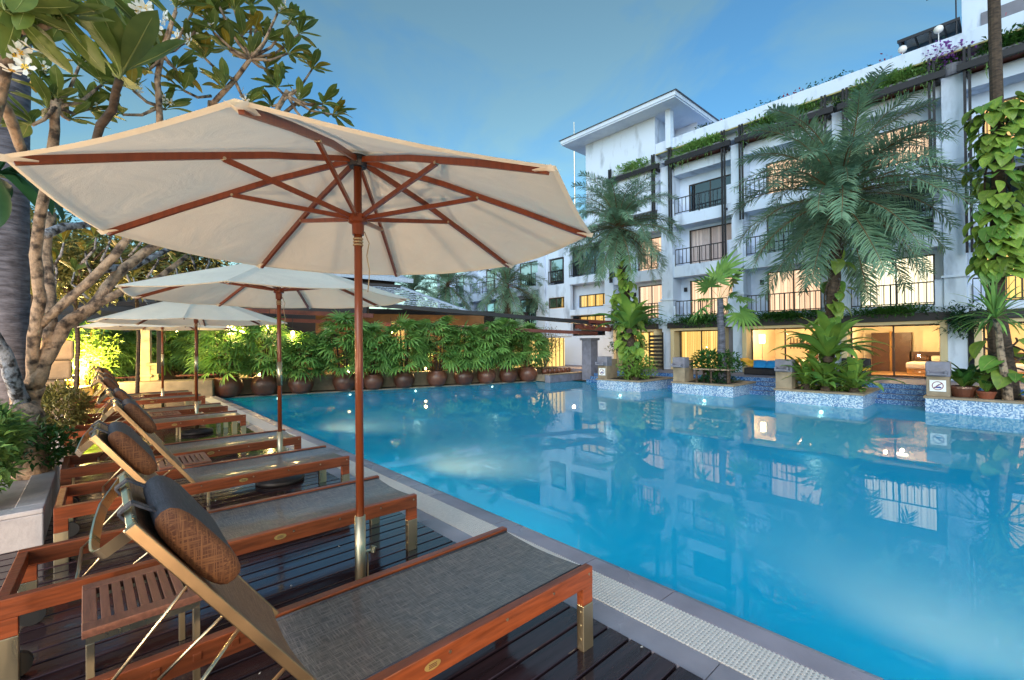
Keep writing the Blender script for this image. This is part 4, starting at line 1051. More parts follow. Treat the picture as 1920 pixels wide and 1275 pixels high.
fern("bird's nest fern under the vine wrapped palm on the farthest planter", tuple(at(1180, 622, 16.1)), 30, 1.55, 5)
fern('low pale fern at the right end of the farthest planter', (13.95, 8.95, .25), 22, .85, 6)
def bush(label, loc, rx, ry, rz, n, size, mt, seed, name='bush', stems=4, group=None, cat='bush'):
    rd = random.Random(seed); r = thing(name, label, cat, loc, 0, group)
    m = MB()
    for k in range(stems):
        a = rd.uniform(0, 2*PI); m.tube([(0, 0, 0), (math.cos(a)*rx*.25, math.sin(a)*ry*.25, rz*.5), (math.cos(a)*rx*.5, math.sin(a)*ry*.5, rz*1.1)], [.02, .014, .006], 5)
    m.build('stem', M['bark'], r)
    o = leaf_cloud(n, rx, ry, rz, size, seed).build('crown', mt, r, loc=(0, 0, rz*.95)); return r
bush('mounded creeping plants on the soil of the farthest planter', (14.4, 9.2, .2), .85, .6, .45, 900, .16, M['leaf_fern'], 11)
bush('trailing low plants filling the soil of the big palm planter', (14.7, 3.3, .2), .7, .75, .22, 900, .16, M['leaf_fern'], 15)
bush('low ground cover below the little fan palm', (14.9, 6.5, .2), .55, .6, .12, 500, .14, M['leaf_dark'], 12)
bush('leafy green shrub behind the table of the fan palm planter', (14.9, 6.55, .55), .55, .75, .35, 900, .2, M['leaf_bush'], 13)
# little fan palm
fb = Vector((14.95, 6.35, .22)); fp = thing('fan_palm', 'little fan palm with slim trunk in the second planter', 'palm tree', fb)
fc = at(1350, 560, 14.7)-fb
MB().tube(curve_pts((0, 0, 0), fc, 0, 8, .015), [.15-.06*i/8 for i in range(9)], 10).build('trunk', M['palm_grey'], fp)
rd = random.Random(4)
for (u, v) in ((1340, 500), (1395, 500), (1290, 595), (1370, 585), (1415, 560), (1310, 520), (1360, 470), (1420, 610), (1300, 560), (1385, 545)):
    tgt = at(u, v, 14.7+rd.uniform(-.4, .4))-fb; d = tgt-fc
    inst('leaf', rd.choice(FAN_BIG), fp, fc, rot_dir(d, rd.uniform(-.6, .6)), max(.6, d.length/1.0))
# rustic stand by the fan palm
st = thing('rustic_stand', 'rustic wooden stand of round posts beside the fan palm', 'plant stand', (14.4, 5.95, .23))
for (x, y) in ((0, 0), (.05, .55), (.35, .1), (.3, .9), (.0, 1.0)): MB().tube([(x, y, 0), (x, y, .42)], .035, 8).build('post', M['bark_dark'], st)
MB().bb(-.08, .45, -.08, 1.08, .421, .46).build('top', M['bark'], st)
# right planter: thin palm trunk wrapped in giant vine, dracaena, pots
vb = Vector((15.1, .15, .22)); vt = at(1862, -60, 11.2)
vp = thing('vine_palm', 'tall slim palm trunk wrapped in giant heart shaped vine leaves at right', 'palm tree', vb)
c = vt-vb
MB().tube([(0, 0, 0), c*.2+Vector((.05, .1, 0)), c*.5, c*.8, c], [.26, .15, .12, .115, .11], 12).build('trunk', M['bark_dark'], vp)
vine_on(vp, vb, [c*.27, c*.45, c*.67], 270, .35, 21, .24)
vine_on(vp, vb, [c*.02+Vector((-.3, -.3, .2)), c*.12+Vector((-.3, .1, .1))], 16, .42, 22, .3)
yb = Vector((14.55, .1, .24)); yp = thing('dracaena', 'spiky dracaena with slim trunk before the vine clad palm', 'plant', yb)
yc = at(1866, 596, 9.75)-yb
MB().tube(curve_pts((0, 0, 0), yc, 0, 6, .02), [.09, .08, .07, .065, .06, .055, .05], 9).build('trunk', M['bark'], yp)
rd = random.Random(9)
for k in range(70): inst('leaf', YUC[min(3, int(k/70*4))], yp, yc, Euler((rd.uniform(-.2, .2), rd.uniform(-.15, .15), k*2.39996)), .95*rd.uniform(.8, 1.1))
def potted(label, loc, pr, ph, meshes, n, size, seed, mt='terracotta'):
    rd = random.Random(seed); r = thing('potted_plant', label, 'potted plant', loc, 0, 'potted plants at the right')
    p = MB().lathe([(0, 0), (pr*.72, 0), (pr*.95, ph*.75), (pr*1.03, ph*.78), (pr*1.03, ph), (pr*.9, ph), (pr*.88, ph*.85), (0, ph*.85)], 20).build('pot', M[mt], r)
    for k in range(n): inst('leaf', rd.choice(meshes), r, (0, 0, ph*.85), Euler((rd.uniform(-.2, .2), rd.uniform(-.2, .2), k*2.39996)), size*rd.uniform(.7, 1.1))
VAR = [strap_leaf_mesh(M['leaf_fern'], 1., R(60), R(85), .14, 3), strap_leaf_mesh(M['leaf_bush'], 1., R(75), R(60), .13, 4)]
potted('broad leaved plant in a wide brown pot next to the sign pillar', (14.75, .80, .245), .26, .24, VAR, 20, .55, 31, 'jar')
potted('variegated plant in a small terracotta pot left of the trunk', (14.55, .42, .245), .16, .16, VAR, 12, .42, 32)
potted('round leaved plant in a terracotta pot at the picture edge', (14.6, -.35, .245), .2, .26, HEART, 16, .3, 33)
fern('dark leafy shrub behind the sign pillar', (15.4, .75, .3), 34, .75, 34, 'leafy_shrub', VAR+[strap_leaf_mesh(M['leaf_dark'], 1., R(65), R(70), .12, 9)])

# =================================================================== GREENERY ON THE FACADE
XFp = XF-.1
for i, (a, c, w0, w1, kinds) in enumerate(bays[:5]):
    L = (c-a)
    o = thing('trough_plants', ('bushy green plants in the roof trough above the ' + ('rightmost bay', 'bay right of the big palm', 'bay behind the big palm', 'bay between the two palms', 'bay behind the far palm')[i]), 'plants', (XF-.1, (a+c)/2, 9.45), 0, 'plants in the pergola troughs')
    leaf_cloud(1900, .32, L*.5, .34, .17, 50+i, .2).build('foliage', M['leaf_trough'] if i else M['leaf_bush'], o, loc=(0, 0, .14))
    m = MB(); rd = random.Random(i)
    for k in range(26):
        yy = rd.uniform(-L*.48, L*.48); ln = rd.uniform(.15, .75); p = Vector((-.28, yy, .0)); pts = [p+Vector((rd.uniform(-.03, .03), rd.uniform(-.04, .04), -ln*t/4)) for t in range(5)]
        m.tube(pts, .006, 3, False)
        for q in range(int(ln*16)):
            b = p+Vector((0, 0, -rd.uniform(0, ln))); d = Vector((rd.uniform(-1, 1), rd.uniform(-1, 1), rd.uniform(-.8, .2))).normalized()*.08; s = Vector((-d.y, d.x, .02)).normalized()*.018
            m.add([b, b+d*.5-s, b+d, b+d*.5+s], [(0, 1, 2, 3)])
    m.build('hanging_vine', M['leaf_trough'], o)
    # creeper on the ground floor awning
    if i:
        o = thing('awning_creeper', ('dark green creeper over the awning of the ' + ('x', 'bedroom by the steps', 'room with the daybed', 'yellow curtained room', 'room behind the far planter')[i]), 'creeper', (XF-.25, (a+c)/2, 2.38), 0, 'creepers over the ground floor awnings')
        leaf_cloud(1500 if i < 2 else 1900, .3, L*.56, .17 if i < 3 else .27, .14, 70+i, .1).build('foliage', M['leaf_bush'], o, loc=(0, 0, .05))
o = thing('corner_creeper', 'tangled creeper with dangling twigs at the column right of the bedroom', 'creeper', (XF-.3, .95, 2.1)); leaf_cloud(900, .3, .55, .5, .14, 77, .1).build('foliage', M['leaf_dark'], o)
o = thing('bougainvillea', 'purple bougainvillea in a pot on top of the wide column', 'flowering plant', (XF+.05, 1.13, 9.25))
MB().lathe([(0, 0), (.2, 0), (.26, .3), (.22, .3), (0, .26)], 14).build('pot', M['greywall'], o)
leaf_cloud(350, .3, .4, .32, .12, 81, .1).build('foliage', M['leaf_bush'], o, loc=(0, 0, .5)); leaf_cloud(650, .4, .62, .42, .09, 82, .4, .7).build('bracts', M['petal_p'], o, loc=(-.05, .1, .68))
o = thing('column_pot_plant', 'small pot plant on top of the column behind the big palm', 'potted plant', (XF+.05, 3.9, 9.25)); MB().lathe([(0, 0), (.12, 0), (.16, .2), (0, .18)], 12).build('pot', M['blackmetal'], o); leaf_cloud(200, .2, .2, .2, .1, 83, .1).build('foliage', M['leaf_bush'], o, loc=(0, 0, .3))
o = thing('parapet_flowers', 'thin red flowering plants peeping over the roof parapet', 'flowers', (XF+.2, 4.6, 10.34))
m = MB(); m2 = MB(); rd = random.Random(5)
for k in range(420):
    yy = rd.gauss(0, 1.5); h = abs(rd.gauss(0, .1))+.02; p = Vector((rd.uniform(-.2, .2), yy, h)); d = Vector((rd.uniform(-1, 1), rd.uniform(-1, 1), rd.uniform(-.3, 1))).normalized()*.1; s = Vector((-d.y, d.x, .02)).normalized()*.03
    (m2 if math.sin(yy*2.3) > .75 else m).add([p, p+d*.5-s, p+d, p+d*.5+s], [(0, 1, 2, 3)])
m.build('foliage', M['leaf_dark'], o); tag(m2.build('bracts', M['petal_r'], o), kind='stuff')
o = thing('parapet_shrub', 'small shrub behind the parapet beside the roof tower', 'shrub', (XF+.3, 8.6, 10.3)); leaf_cloud(260, .2, .5, .2, .13, 84, .1).build('foliage', M['leaf_dark'], o, loc=(0, 0, .12))
# =================================================================== BACK EDGE: JARS, LADY PALMS, LOW WALL, RESTAURANT
B0 = Vector((3.06, 17.35, 0)); E_ = Vector((.9586, -.2847, 0)); N_ = Vector((.2847, .9586, 0)); BROT = math.atan2(E_.y, E_.x)
def BK(s, n=0, z=0): return B0+E_*s+N_*n+Vector((0, 0, z))
jar_me = MB().lathe([(0, 0), (.26, 0), (.34, .1), (.40, .26), (.405, .36), (.37, .48), (.31, .55), (.315, .58), (.29, .585), (.275, .55), (0, .52)], 28).mesh('jar', M['jar'], True)
jars = [(425, 745), (497, 741), (565, 738), (650, 735), (703, 731), (762, 728), (824, 724.5), (876, 722), (918, 719.5), (960, 717.5), (997, 715.5)]
ordn = ('first', 'second', 'third', 'fourth', 'fifth', 'sixth', 'seventh', 'eighth', 'ninth', 'tenth', 'eleventh')
def plane_pt(u, v, z):
    d = at(u, v, 1)-Vector((0, 0, CAM_H)); return Vector((0, 0, CAM_H))+d*((z-CAM_H)/d.z)
rd = random.Random(12)
def lady_palm(label, loc, n, rx, rz, zc, seed, group, canes=8, name='lady_palm'):
    q = random.Random(seed); r = thing(name, label, 'palm', loc, 0, group)
    m = MB(); tops = []
    for k in range(canes):
        a = q.uniform(0, 2*PI); rr = q.uniform(.03, .2); h = q.uniform(zc, zc+rz*.8); b = Vector((math.cos(a)*rr, math.sin(a)*rr, 0)); t = Vector((math.cos(a)*rr*2.2, math.sin(a)*rr*2.2, h)); m.tube([b, b.lerp(t, .5)+Vector((.02, 0, 0)), t], [.02, .018, .012], 5); tops.append((b, t))
    m.build('cane', M['bark_dark'], r)
    for k in range(n):
        b, t = q.choice(tops); p = b.lerp(t, q.uniform(.3, 1)); a = q.uniform(0, 2*PI); z = q.uniform(-.7, 1); w = math.sqrt(max(0, 1-z*z))
        tgt = Vector((math.cos(a)*w*rx, math.sin(a)*w*rx, zc+z*rz)); d = tgt-Vector((p.x*.6, p.y*.6, tgt.z-.12)); p2 = tgt - d.normalized()*.3
        dd = (d.normalized()+Vector((0, 0, q.uniform(-.5, .35)))).normalized()
        inst('leaf', q.choice(FAN), r, p2, rot_dir(dd, q.uniform(-.7, .7)), q.uniform(.85, 1.25))
    return r
for i, (u, v) in enumerate(jars):
    p = plane_pt(u, v, -.1); sc = (1.0, .98, .92, .95, .85, .9, .92, .92, .9, .9, .95)[i]
    s_ = (p-B0).dot(E_); base = BK(s_, .12, -.1)
    j = inst('jar', jar_me, None, base, (0, 0, i), sc*1.12)
    tag(j, ('first' if i == 0 else ordn[i])+' round brown glazed jar from the left along the back edge', 'jar', 'jars along the back of the pool')
    lady_palm(ordn[i]+' clump of lady palm from the left, growing in its jar', base+Vector((0, 0, .52*sc)), 150 if i < 8 else 120, (.74, .7, .64, .78, .66, .74, .8, .7, .74, .76, .7)[i], (1.0, .95, .72, 1.05, .9, 1.02, 1.05, .92, 1.0, 1.02, .9)[i], (1.05, 1.0, .8, 1.15, .95, 1.05, 1.15, 1.0, 1.05, 1.1, .95)[i], 100+i, 'lady palms in the jars', 9)
# ledge and low wall behind the jars
wl = thing('low_wall', 'long low tan wall behind the brown jars', 'wall', (0, 0, 0))
k = 0; s = -9.5
while s < 13:
    L = 1.5; m = MB(); 
    m.box(BK(s+L/2, .75, .10), (L-.006, .32, .62), Matrix.Rotation(BROT, 3, 'Z')); m.build('wall_block', M['stone'], wl, bevel=.01)
    m = MB(); m.box(BK(s+L/2, .72, .435), (L-.006, .42, .05), Matrix.Rotation(BROT, 3, 'Z')); m.build('cap_stone', M['stone'], wl, bevel=.008)
    s += L
ld = tag(empty('pool_ledge'), 'narrow stone ledge under the jars at the waterline', kind='structure')
m = MB(); m.box(BK(5.4, .26, -.14), (12.2, .68, .09), Matrix.Rotation(BROT, 3, 'Z')); m.build('ledge_slab', M['stone'], ld)
m = MB(); m.box(BK(-3.6, .2, -.05), (5.8, 1.5, .06), Matrix.Rotation(BROT, 3, 'Z')); m.build('ledge_slab', M['stone2'], ld)
for i, (u, v) in enumerate(((660, 737), (790, 731), (935, 722), (520, 745))):
    p = plane_pt(u, v, -.12); o = inst('pool_lamp', pool_lamp_me, None, BK((p-B0).dot(E_), -.085, -.24), (PI/2, 0, BROT), .8)
    tag(o, 'underwater lamp at the back edge near the '+('fourth', 'sixth', 'ninth', 'third')[i]+' jar', 'pool lamp', 'underwater lamps')
    a = o.location+N_*-.08; spot('pool_lamp_light', a-N_*.1+Vector((0, 0, -.5)), a-N_*2+Vector((0, 0, -.6)), 9, POOLW, 150, .06)
# restaurant pavilion
M['bulb'] = emis('glowing bulb', (1, .62, .22), 22); M['bulb2'] = emis('bright lantern', (1, .68, .25), 16)
M['warmwall'] = mat('warm plaster', hx('7a5836'), .8, var=.3, scale=3)
rs = thing('restaurant', 'open restaurant pavilion with warm lights behind the lady palms', 'building', (0, 0, 0))
RM = Matrix.Rotation(BROT, 3, 'Z')
MB().box(BK(3, 5.2, .95), (22, .15, 2.1), RM).build('back_wall', M['warmwall'], rs); MB().box(BK(1, 5.4, 2.5), (26, .15, 1.6), RM).build('upper_wall', M['darkwood'], rs)
MB().box(BK(3, 3.2, -.02), (22, 4.2, .08), RM).build('floor', M['stone2'], rs)
for s in (-8, -5.2, -2.4, .4, 3.2, 6, 8.8, 11.6): 
    MB().box(BK(s, 1.35, 1.15), (.26, .26, 2.4), RM).build('column', M['cream'], rs, bevel=.02)
    MB().box(BK(s, 1.35, .62), (.36, .36, .1), RM).build('column_base', M['cream'], rs, bevel=.02)
a_, b_ = at(520, 556, 16.6), at(1128, 607, 19.5)
mm_ = MB(); mm_.bar(a_, b_, .25, .15); mm_.build('eave_beam', M['darkwood'], rs)
mm_ = MB(); mm_.bar(at(300, 575, 17.2), at(700, 592, 17.6), .12, .16); mm_.bar(at(300, 590, 17.4), at(1120, 625, 19.4), .1, .14); mm_.build('lower_beam', M['redwood'], rs)
# tables rail and slats glowing behind
for s in range(-6, 12, 2): MB().box(BK(s+.9, 2.2, .55), (1.2, .7, .05), RM).build('table_top', M['redwood'], rs)
for (u, v, d, e, lab) in ((1075, 655, 21.5, 26, 'x'), (640, 640, 19.6, 16, 'x'), (860, 640, 20, 16, 'x'), (330, 640, 19.2, 18, 'x')):
    point('restaurant_light', at(u, v, d), e, (1, .6, .25), .06)
def lantern(u, v, d, sz, label, e=14, mt='bulb'):
    p = at(u, v, d); r = thing('hanging_lantern', label, 'lamp', p, 0, 'warm hanging lamps of the restaurant')
    MB().lathe([(0, -sz), (sz*.7, -sz*.7), (sz, 0), (sz*.7, sz*.7), (0, sz)], 12).build('bulb', M[mt], r, smooth=True)
    MB().tube([(0, 0, sz), (0, 0, sz+.5)], .01, 5).build('cord', M['blackmetal'], r)
    point('lantern_light', p-N_*.15-Vector((0, 0, .1)), e, (1, .6, .25), sz)
lantern(433, 619, 14.9, .16, 'brightest hanging lantern, glowing beside the rim of the third parasol', 16, 'bulb2')
lantern(456, 620, 15.1, .11, 'smaller lantern right next to the brightest one', 5)
lantern(505, 612, 15.6, .085, 'starry bulb left of the second parasol pole', 12)
lantern(549, 624, 15.6, .06, 'bulb between the second and the front parasol poles', 12)
lantern(612, 622, 18.0, .05, 'small bulb left of the front parasol pole', 4)
lantern(330, 620, 17.6, .06, 'small bulb under the rim of the third parasol', 6)
lantern(733, 622, 18.2, .07, 'bulb showing between lady palms right of the front pole', 8)
# hipped shingle roof of the pavilion behind
hp = thing('shingle_roof_pavilion', 'pavilion with pale grey hipped shingle roof behind the lady palms', 'pavilion', (0, 0, 0))
A = at(892, 592, 20.5); C_ = at(640, 572, 18.5); D_ = at(752, 541, 23.5); Ee = at(600, 532, 22.0)
rows = 12
M['shingle'] = mat('pale grey shingles', hx('b4c0d0'), .6, var=.3, scale=14, stretch=(1, 1, 1), objvar=.12)
for i in range(rows):
    t0, t1 = i/rows, (i+1.12)/rows
    L0, L1 = C_.lerp(Ee, t0), C_.lerp(Ee, t1); R0, R1 = A.lerp(D_, t0), A.lerp(D_, t1)
    n = int(34-10*t0); m = MB(); up = Vector((0, 0, 1))
    for k in range(n):
        f0, f1 = k/n+.002, (k+1)/n-.002; j = random.uniform(-.02, .02); lift = .09+random.uniform(0, .025)
        a = L0.lerp(R0, f0); b2 = L0.lerp(R0, f1); c2 = L1.lerp(R1, f1); d2 = L1.lerp(R1, f0)
        a = a+up*lift+(a-d2)*j; b2 = b2+up*lift+(b2-c2)*j
        m.add([a, b2, c2+up*.012, d2+up*.012, a-up*.04, b2-up*.04], [(0, 1, 2, 3), (0, 4, 5, 1)])
    m.build('shingle_course', M['shingle'], hp)
mm_ = MB(); mm_.bar(A+Vector((0, 0, .07)), D_+Vector((0, 0, .07)), .16, .1); mm_.build('hip_ridge', M['shingle'], hp)
mm_ = MB(); mm_.bar(D_+Vector((0, 0, .05)), at(600, 530, 22.5), .2, .25); mm_.build('upper_eave', M['darkwood'], hp)
mm_ = MB(); p0, p1 = at(560, 508, 22), at(775, 527, 23.5); up_ = Vector((0, 0, .5)); 
mm_.add([p0, p1, p1+N_*2.5+Vector((-1.5, 0, 1.2)), p0+N_*2.5+Vector((0, 0, 1.2))], [(0, 1, 2, 3)]); mm_.bar(p0, p1, .1, .22); mm_.build('upper_roof', M['shingle'], hp)
mm_ = MB(); mm_.bar(p0+N_*1.3+Vector((0, 0, -.3)), p1+N_*1.3+Vector((-.8, 0, -.3)), .3, 1.8); mm_.build('clerestory_wall', M['darkwood'], hp)
mm_ = MB(); mm_.box((A+C_)/2+N_*1.2+Vector((0, 0, -1.2)), (7.5, .3, 2.2), RM); mm_.build('wall', M['warmwall'], hp)
# distant palms before the left wing of the hotel
for i, (u, v, d, sc, lab) in enumerate(((838, 535, 26, 1.0, 'left'), (950, 535, 24.5, 1.05, 'right'), (775, 545, 28, .9, 'leftmost small'), (1012, 560, 27, .8, 'far small'))):
    cr = at(u, v, d); bs = cr.copy(); bs.z = -.05; bs.x += .2
    date_palm('distant_palm', ('palm with feathery fronds behind the shingle roof, '+lab+' one of the distant palms'), bs, cr, .17, sc, 34, 200+i, group='distant palms behind the restaurant', dead=0)
mm_ = MB(); mm_.bar(at(150, 552, 18.5), at(690, 578, 18.3), .3, .5); mm_.build('roof_edge', M['darkwood'], rs)
for k, s in enumerate((.9, 3.9, 6.9, 9.6)):
    p = BK(s, .95, .47); r = thing('wall_lantern', 'small lantern on the low wall behind the '+('second', 'fifth', 'eighth', 'eleventh')[k]+' jar', 'lamp', p, 0, 'small lanterns on the low wall')
    MB().lathe([(0, 0), (.05, 0), (.05, .02), (.035, .03), (.035, .13), (.05, .14), (0, .18)], 10).build('lantern_case', M['blackmetal'], r); MB().lathe([(.036, .035), (.04, .08), (.036, .125)], 10).build('lantern_glass', M['bulb2'], r)
    point('wall_lantern_light', p+Vector((0, 0, .3)), 9, (1, .66, .28), .05)
# right end of the back edge: stone pier, small pots, screens
pr_ = thing('stone_pier', 'pale square stone pier at the right end of the lady palms', 'pier', (15.75, 12.3, -.1)); MB().bb(0, .5, 0, .5, 0, 1.75).build('shaft', M['stone2'], pr_, bevel=.015); MB().bb(-.06, .56, -.06, .56, 1.751, 1.85).build('cap', M['stone2'], pr_, bevel=.01)
lw = thing('corner_planter', 'low pale stone planter kerb at the right end of the jars', 'planter', (13.9, 13.0, -.12)); MB().bb(0, 2.4, 0, .3, 0, .32).build('wall', M['stone2'], lw, bevel=.015); MB().bb(-.02, 2.42, -.02, .34, .321, .36).build('cap_stone', M['stone'], lw, bevel=.008)
for k in range(6):
    o = inst('small_pot', jar_me, None, (14.4+k*.3, 13.75, .2), None, .36); tag(o, ordn[k]+' small brown pot from the left in the row on the corner planter', 'pot', 'small pots on the corner planter')
    MB_ = None
MB().bb(14.0, 16.4, 13.45, 14.05, -.09, .195).build('pot_shelf', M['stone'], lw) if False else None
sh = thing('pot_shelf', 'stone shelf carrying the row of small brown pots', 'shelf', (14.1, 13.45, -.1)); MB().bb(0, 2.3, 0, .6, 0, .295).build('shelf_block', M['stone'], sh, bevel=.01)
tt = thing('twiggy_tree', 'twiggy small leaved tree lit warm at the end of the lady palms', 'tree', (14.9, 14.3, -.1))
m = MB(); rd = random.Random(3)
for k in range(14):
    a = rd.uniform(0, 2*PI); p = [Vector((0, 0, 0)), Vector((math.cos(a)*.15, math.sin(a)*.15, .8)), Vector((math.cos(a)*.7, math.sin(a)*.7, 1.5+rd.uniform(0, .9)))]; m.tube(p, [.035, .02, .006], 5)
m.build('trunk', M['bark'], tt); leaf_cloud(1500, 1.0, 1.0, .8, .1, 90, .2).build('crown', M['leaf_bronze'], tt, loc=(0, 0, 1.7))
sc_ = thing('lit_screen', 'warm glowing screen wall behind the twiggy tree', 'screen', (14.2, 15.6, -.1)); MB().bb(0, 3.6, 0, .1, 0, 1.9).build('panel', M['cur_yel'], sc_)
for k in range(13): MB().bb(k*.29, k*.29+.035, -.03, -.002, 0, 1.9).build('batten', M['darkframe'], sc_)
ls = thing('louvre_gate', 'dark louvred gate between the far planter and the yellow curtained room', 'gate', (17.6, 10.0, Z0))
for k in range(9): MB().bb(0, .05, 0, .6, .1+k*.16, .2+k*.16).build('slat', M['darkwood'], ls)
MB().bb(.052, .09, -.04, .0, 0, 1.6).build('post', M['darkwood'], ls); MB().bb(.052, .09, .6, .64, 0, 1.6).build('post', M['darkwood'], ls)
pg = thing('terrace_pergola', 'red brown pergola beams with creeper before the stair hall', 'pergola', (0, 0, 0))
m = MB(); m.bar(at(1080, 612, 19), at(1145, 618, 17.6), .12, .16); m.build('beam', M['redwood'], pg); m = MB(); m.bar(at(1060, 600, 20.5), at(1150, 605, 18.2), .12, .14); m.build('beam', M['redwood'], pg)
for u in (1085, 1100, 1115, 1130): 
    m = MB(); m.bar(at(u, 606, 20), at(u+12, 612, 18), .07, .08); m.build('rafter', M['redwood'], pg)
bush('creeper heap where the pergola meets the far palm', tuple(at(1180, 655, 18)+Vector((0, 0, -.2))), .5, 1.0, .35, 700, .14, M['leaf_bush'], 97, 'creeper_heap')

# =================================================================== LEFT BACKGROUND PLANTING
for i, (u, v, d, rx, rz, zc, lab) in enumerate(((180, 700, 15.2, .8, .95, 1.35, 'far left'), (232, 702, 16.0, .75, .9, 1.3, 'left of the farthest parasol pole'), (285, 702, 17.2, .75, .95, 1.3, 'right behind the farthest parasol pole'), (335, 702, 17.3, .75, .9, 1.25, 'between the two far parasol poles'), (385, 702, 17.2, .75, .95, 1.3, 'right of the third parasol pole'))):
    p = at(u, v, d); p.z = .1
    lady_palm('dense lady palm in the back planter, '+lab, p, 120, rx, rz, zc, 300+i, 'lady palms in the back planter', 8)
bx = thing('back_planter', 'tan planter box along the end of the deck', 'planter', (0, 0, 0))
MB().box(BK(-1.6, -.05, .2), (2.6, .9, .62), RM).build('wall', M['stone'], bx, bevel=.02); MB().box(BK(-4.9, -.6, .2), (3.2, .9, .55), RM).build('wall', M['stone'], bx, bevel=.02)
cl = thing('tan_column', 'square tan column standing at the end of the deck', 'column', at(287, 730, 15.2)*1.0); cl.location.z = 0
MB().bb(-.14, .14, -.14, .14, 0, .95).build('shaft', M['cream'], cl, bevel=.015); MB().bb(-.22, .22, -.22, .22, 0, .3).build('foot', M['cream'], cl, bevel=.02); MB().bb(-.2, .2, -.2, .2, .951, 1.03).build('cap', M['cream'], cl, bevel=.02)
ba = thing('lit_bamboo', 'bamboo lit bright yellow from below at the left end', 'bamboo', tuple(at(150, 730, 13.2)*1.0)); ba.location.z = 0
m = MB(); rd = random.Random(8)
for k in range(16):
    a = rd.uniform(0, 2*PI); r_ = rd.uniform(.05, .4); b = Vector((math.cos(a)*r_, math.sin(a)*r_, 0)); m.tube([b, b*1.5+Vector((0, 0, 1.2)), b*2.4+Vector((0, 0, 2.4))], [.018, .014, .006], 6)
m.build('cane', M['leaf_fr_y'], ba); leaf_cloud(2200, .85, .85, 1.0, .17, 91, .15, .2).build('crown', M['leaf_vine'], ba, loc=(0, 0, 1.35))
gp = at(140, 712, 12.6); gl = thing('garden_uplight', 'small garden uplight blazing under the yellow bamboo', 'lamp', tuple(gp)); 
MB().lathe([(0, 0), (.05, 0), (.07, .12), (.06, .13), (0, .11)], 12).build('housing', M['blackmetal'], gl); MB().lathe([(0, .132), (.055, .132)], 12).build('lens', M['bulb2'], gl)
point('uplight_light', gp+Vector((0.05, 0, .3)), 480, (1, .72, .25), .06)
stp = thing('lit_steps', 'warm lit timber steps behind the bushes at left', 'steps', tuple(at(110, 705, 13.0))); 
for k in range(3): MB().bb(-.7, .5, -.2+.3*k, .1+.3*k, -.5+.22*k, -.42+.22*k).build('tread', M['redwood'], stp)
for k in range(2): MB().bb(-.05, .4, -.2+.3*k+.31, .1+.3*k, -.38+.22*k, -.36+.22*k).build('strip_light', M['bulb2'], stp)
MB().bb(.45, .57, -.2, .7, -.7, .35).build('post', M['redwood'], stp)
# dark pergola and trees above the third parasol
dp = thing('dark_pergola', 'dark timber pergola roof behind the frangipani branches', 'pergola', (0, 0, 0))
for k, (v0, v1, d) in enumerate(((532, 545, 14.5), (548, 556, 14.2), (566, 572, 14), (585, 590, 13.6))):
    m = MB(); m.bar(at(40, v0, d), at(330, v1, d+2), .14, .14); m.build('beam', M['darkwood'], dp)
for u in (95, 150, 205, 260): 
    m = MB(); m.bar(at(u, 545, 13.5), at(u+25, 530, 16.5), .08, .12); m.build('rafter', M['darkwood'], dp)
for u in (60, 300): m = MB(); m.bar(at(u, 560, 14.4), at(u, 700, 14.4), .16, .16); m.build('post', M['darkwood'], dp)
for i, (u, v, d, rx, rz, lab) in enumerate(((260, 560, 20, 2.6, 1.5, 'behind the third parasol'), (420, 560, 24, 2.6, 1.6, 'above the restaurant lantern'), (120, 500, 22, 3, 2.4, 'behind the frangipani trunk'), (560, 535, 26, 2.4, 1.4, 'behind the second parasol'), (20, 480, 19, 2.6, 3.0, 'at the left picture edge'))):
    p = at(u, v, d); r = thing('background_tree', 'dark leafy background tree '+lab, 'tree', (p.x, p.y, -.05), 0, 'background trees')
    m = MB(); m.tube([(0, 0, 0), (.1, 0, p.z*.5), (0, .1, p.z)], [.16, .12, .05], 8)
    for k in range(6): a = k*1.05; m.tube([(.05, 0, p.z*.55), (math.cos(a)*rx*.6, math.sin(a)*rx*.6, p.z+.2)], [.06, .02], 5)
    m.build('trunk', M['bark_dark'], r); leaf_cloud(3200, rx, rx, rz, .3, 400+i, .25).build('crown', M['leaf_dark'] if i % 2 == 0 else M['leaf_bush'], r, loc=(0, 0, p.z))

for i, (u, v, d, rx, rz, n, lab) in enumerate(((140, 500, 10.5, 1.15, .85, 2000, 'behind the frangipani fork'), (255, 495, 12, 1.3, .8, 2000, 'left above the third parasol'), (365, 480, 13.5, 1.4, .8, 1800, 'behind the second parasol rim'), (60, 470, 11, 1.3, 1.2, 1800, 'left of the frangipani'))):
    p = at(u, v, d); r = thing('garden_tree', 'twiggy yellow green garden tree '+lab, 'tree', (p.x, p.y, -.05), 0, 'yellow green garden trees at left'); q = random.Random(i)
    m = MB(); m.tube([(0, 0, 0), (.05, .05, p.z*.5), (0, 0, p.z*.85)], [.05, .045, .04], 7)
    for k in range(18): a = q.uniform(0, 6.28); e_ = q.uniform(-.3, .9); m.tube([(0, 0, p.z*.8), (math.cos(a)*rx*.5, math.sin(a)*rx*.5, p.z+rz*e_*.3), (math.cos(a)*rx*.95, math.sin(a)*rx*.95, p.z+rz*e_)], [.04, .025, .01], 5)
    m.build('trunk', M['bark_dark'], r); leaf_cloud(n, rx, rx, rz, .2, 500+i, .2, .42).build('crown', M['leaf_bronze'], r, loc=(0, 0, p.z))
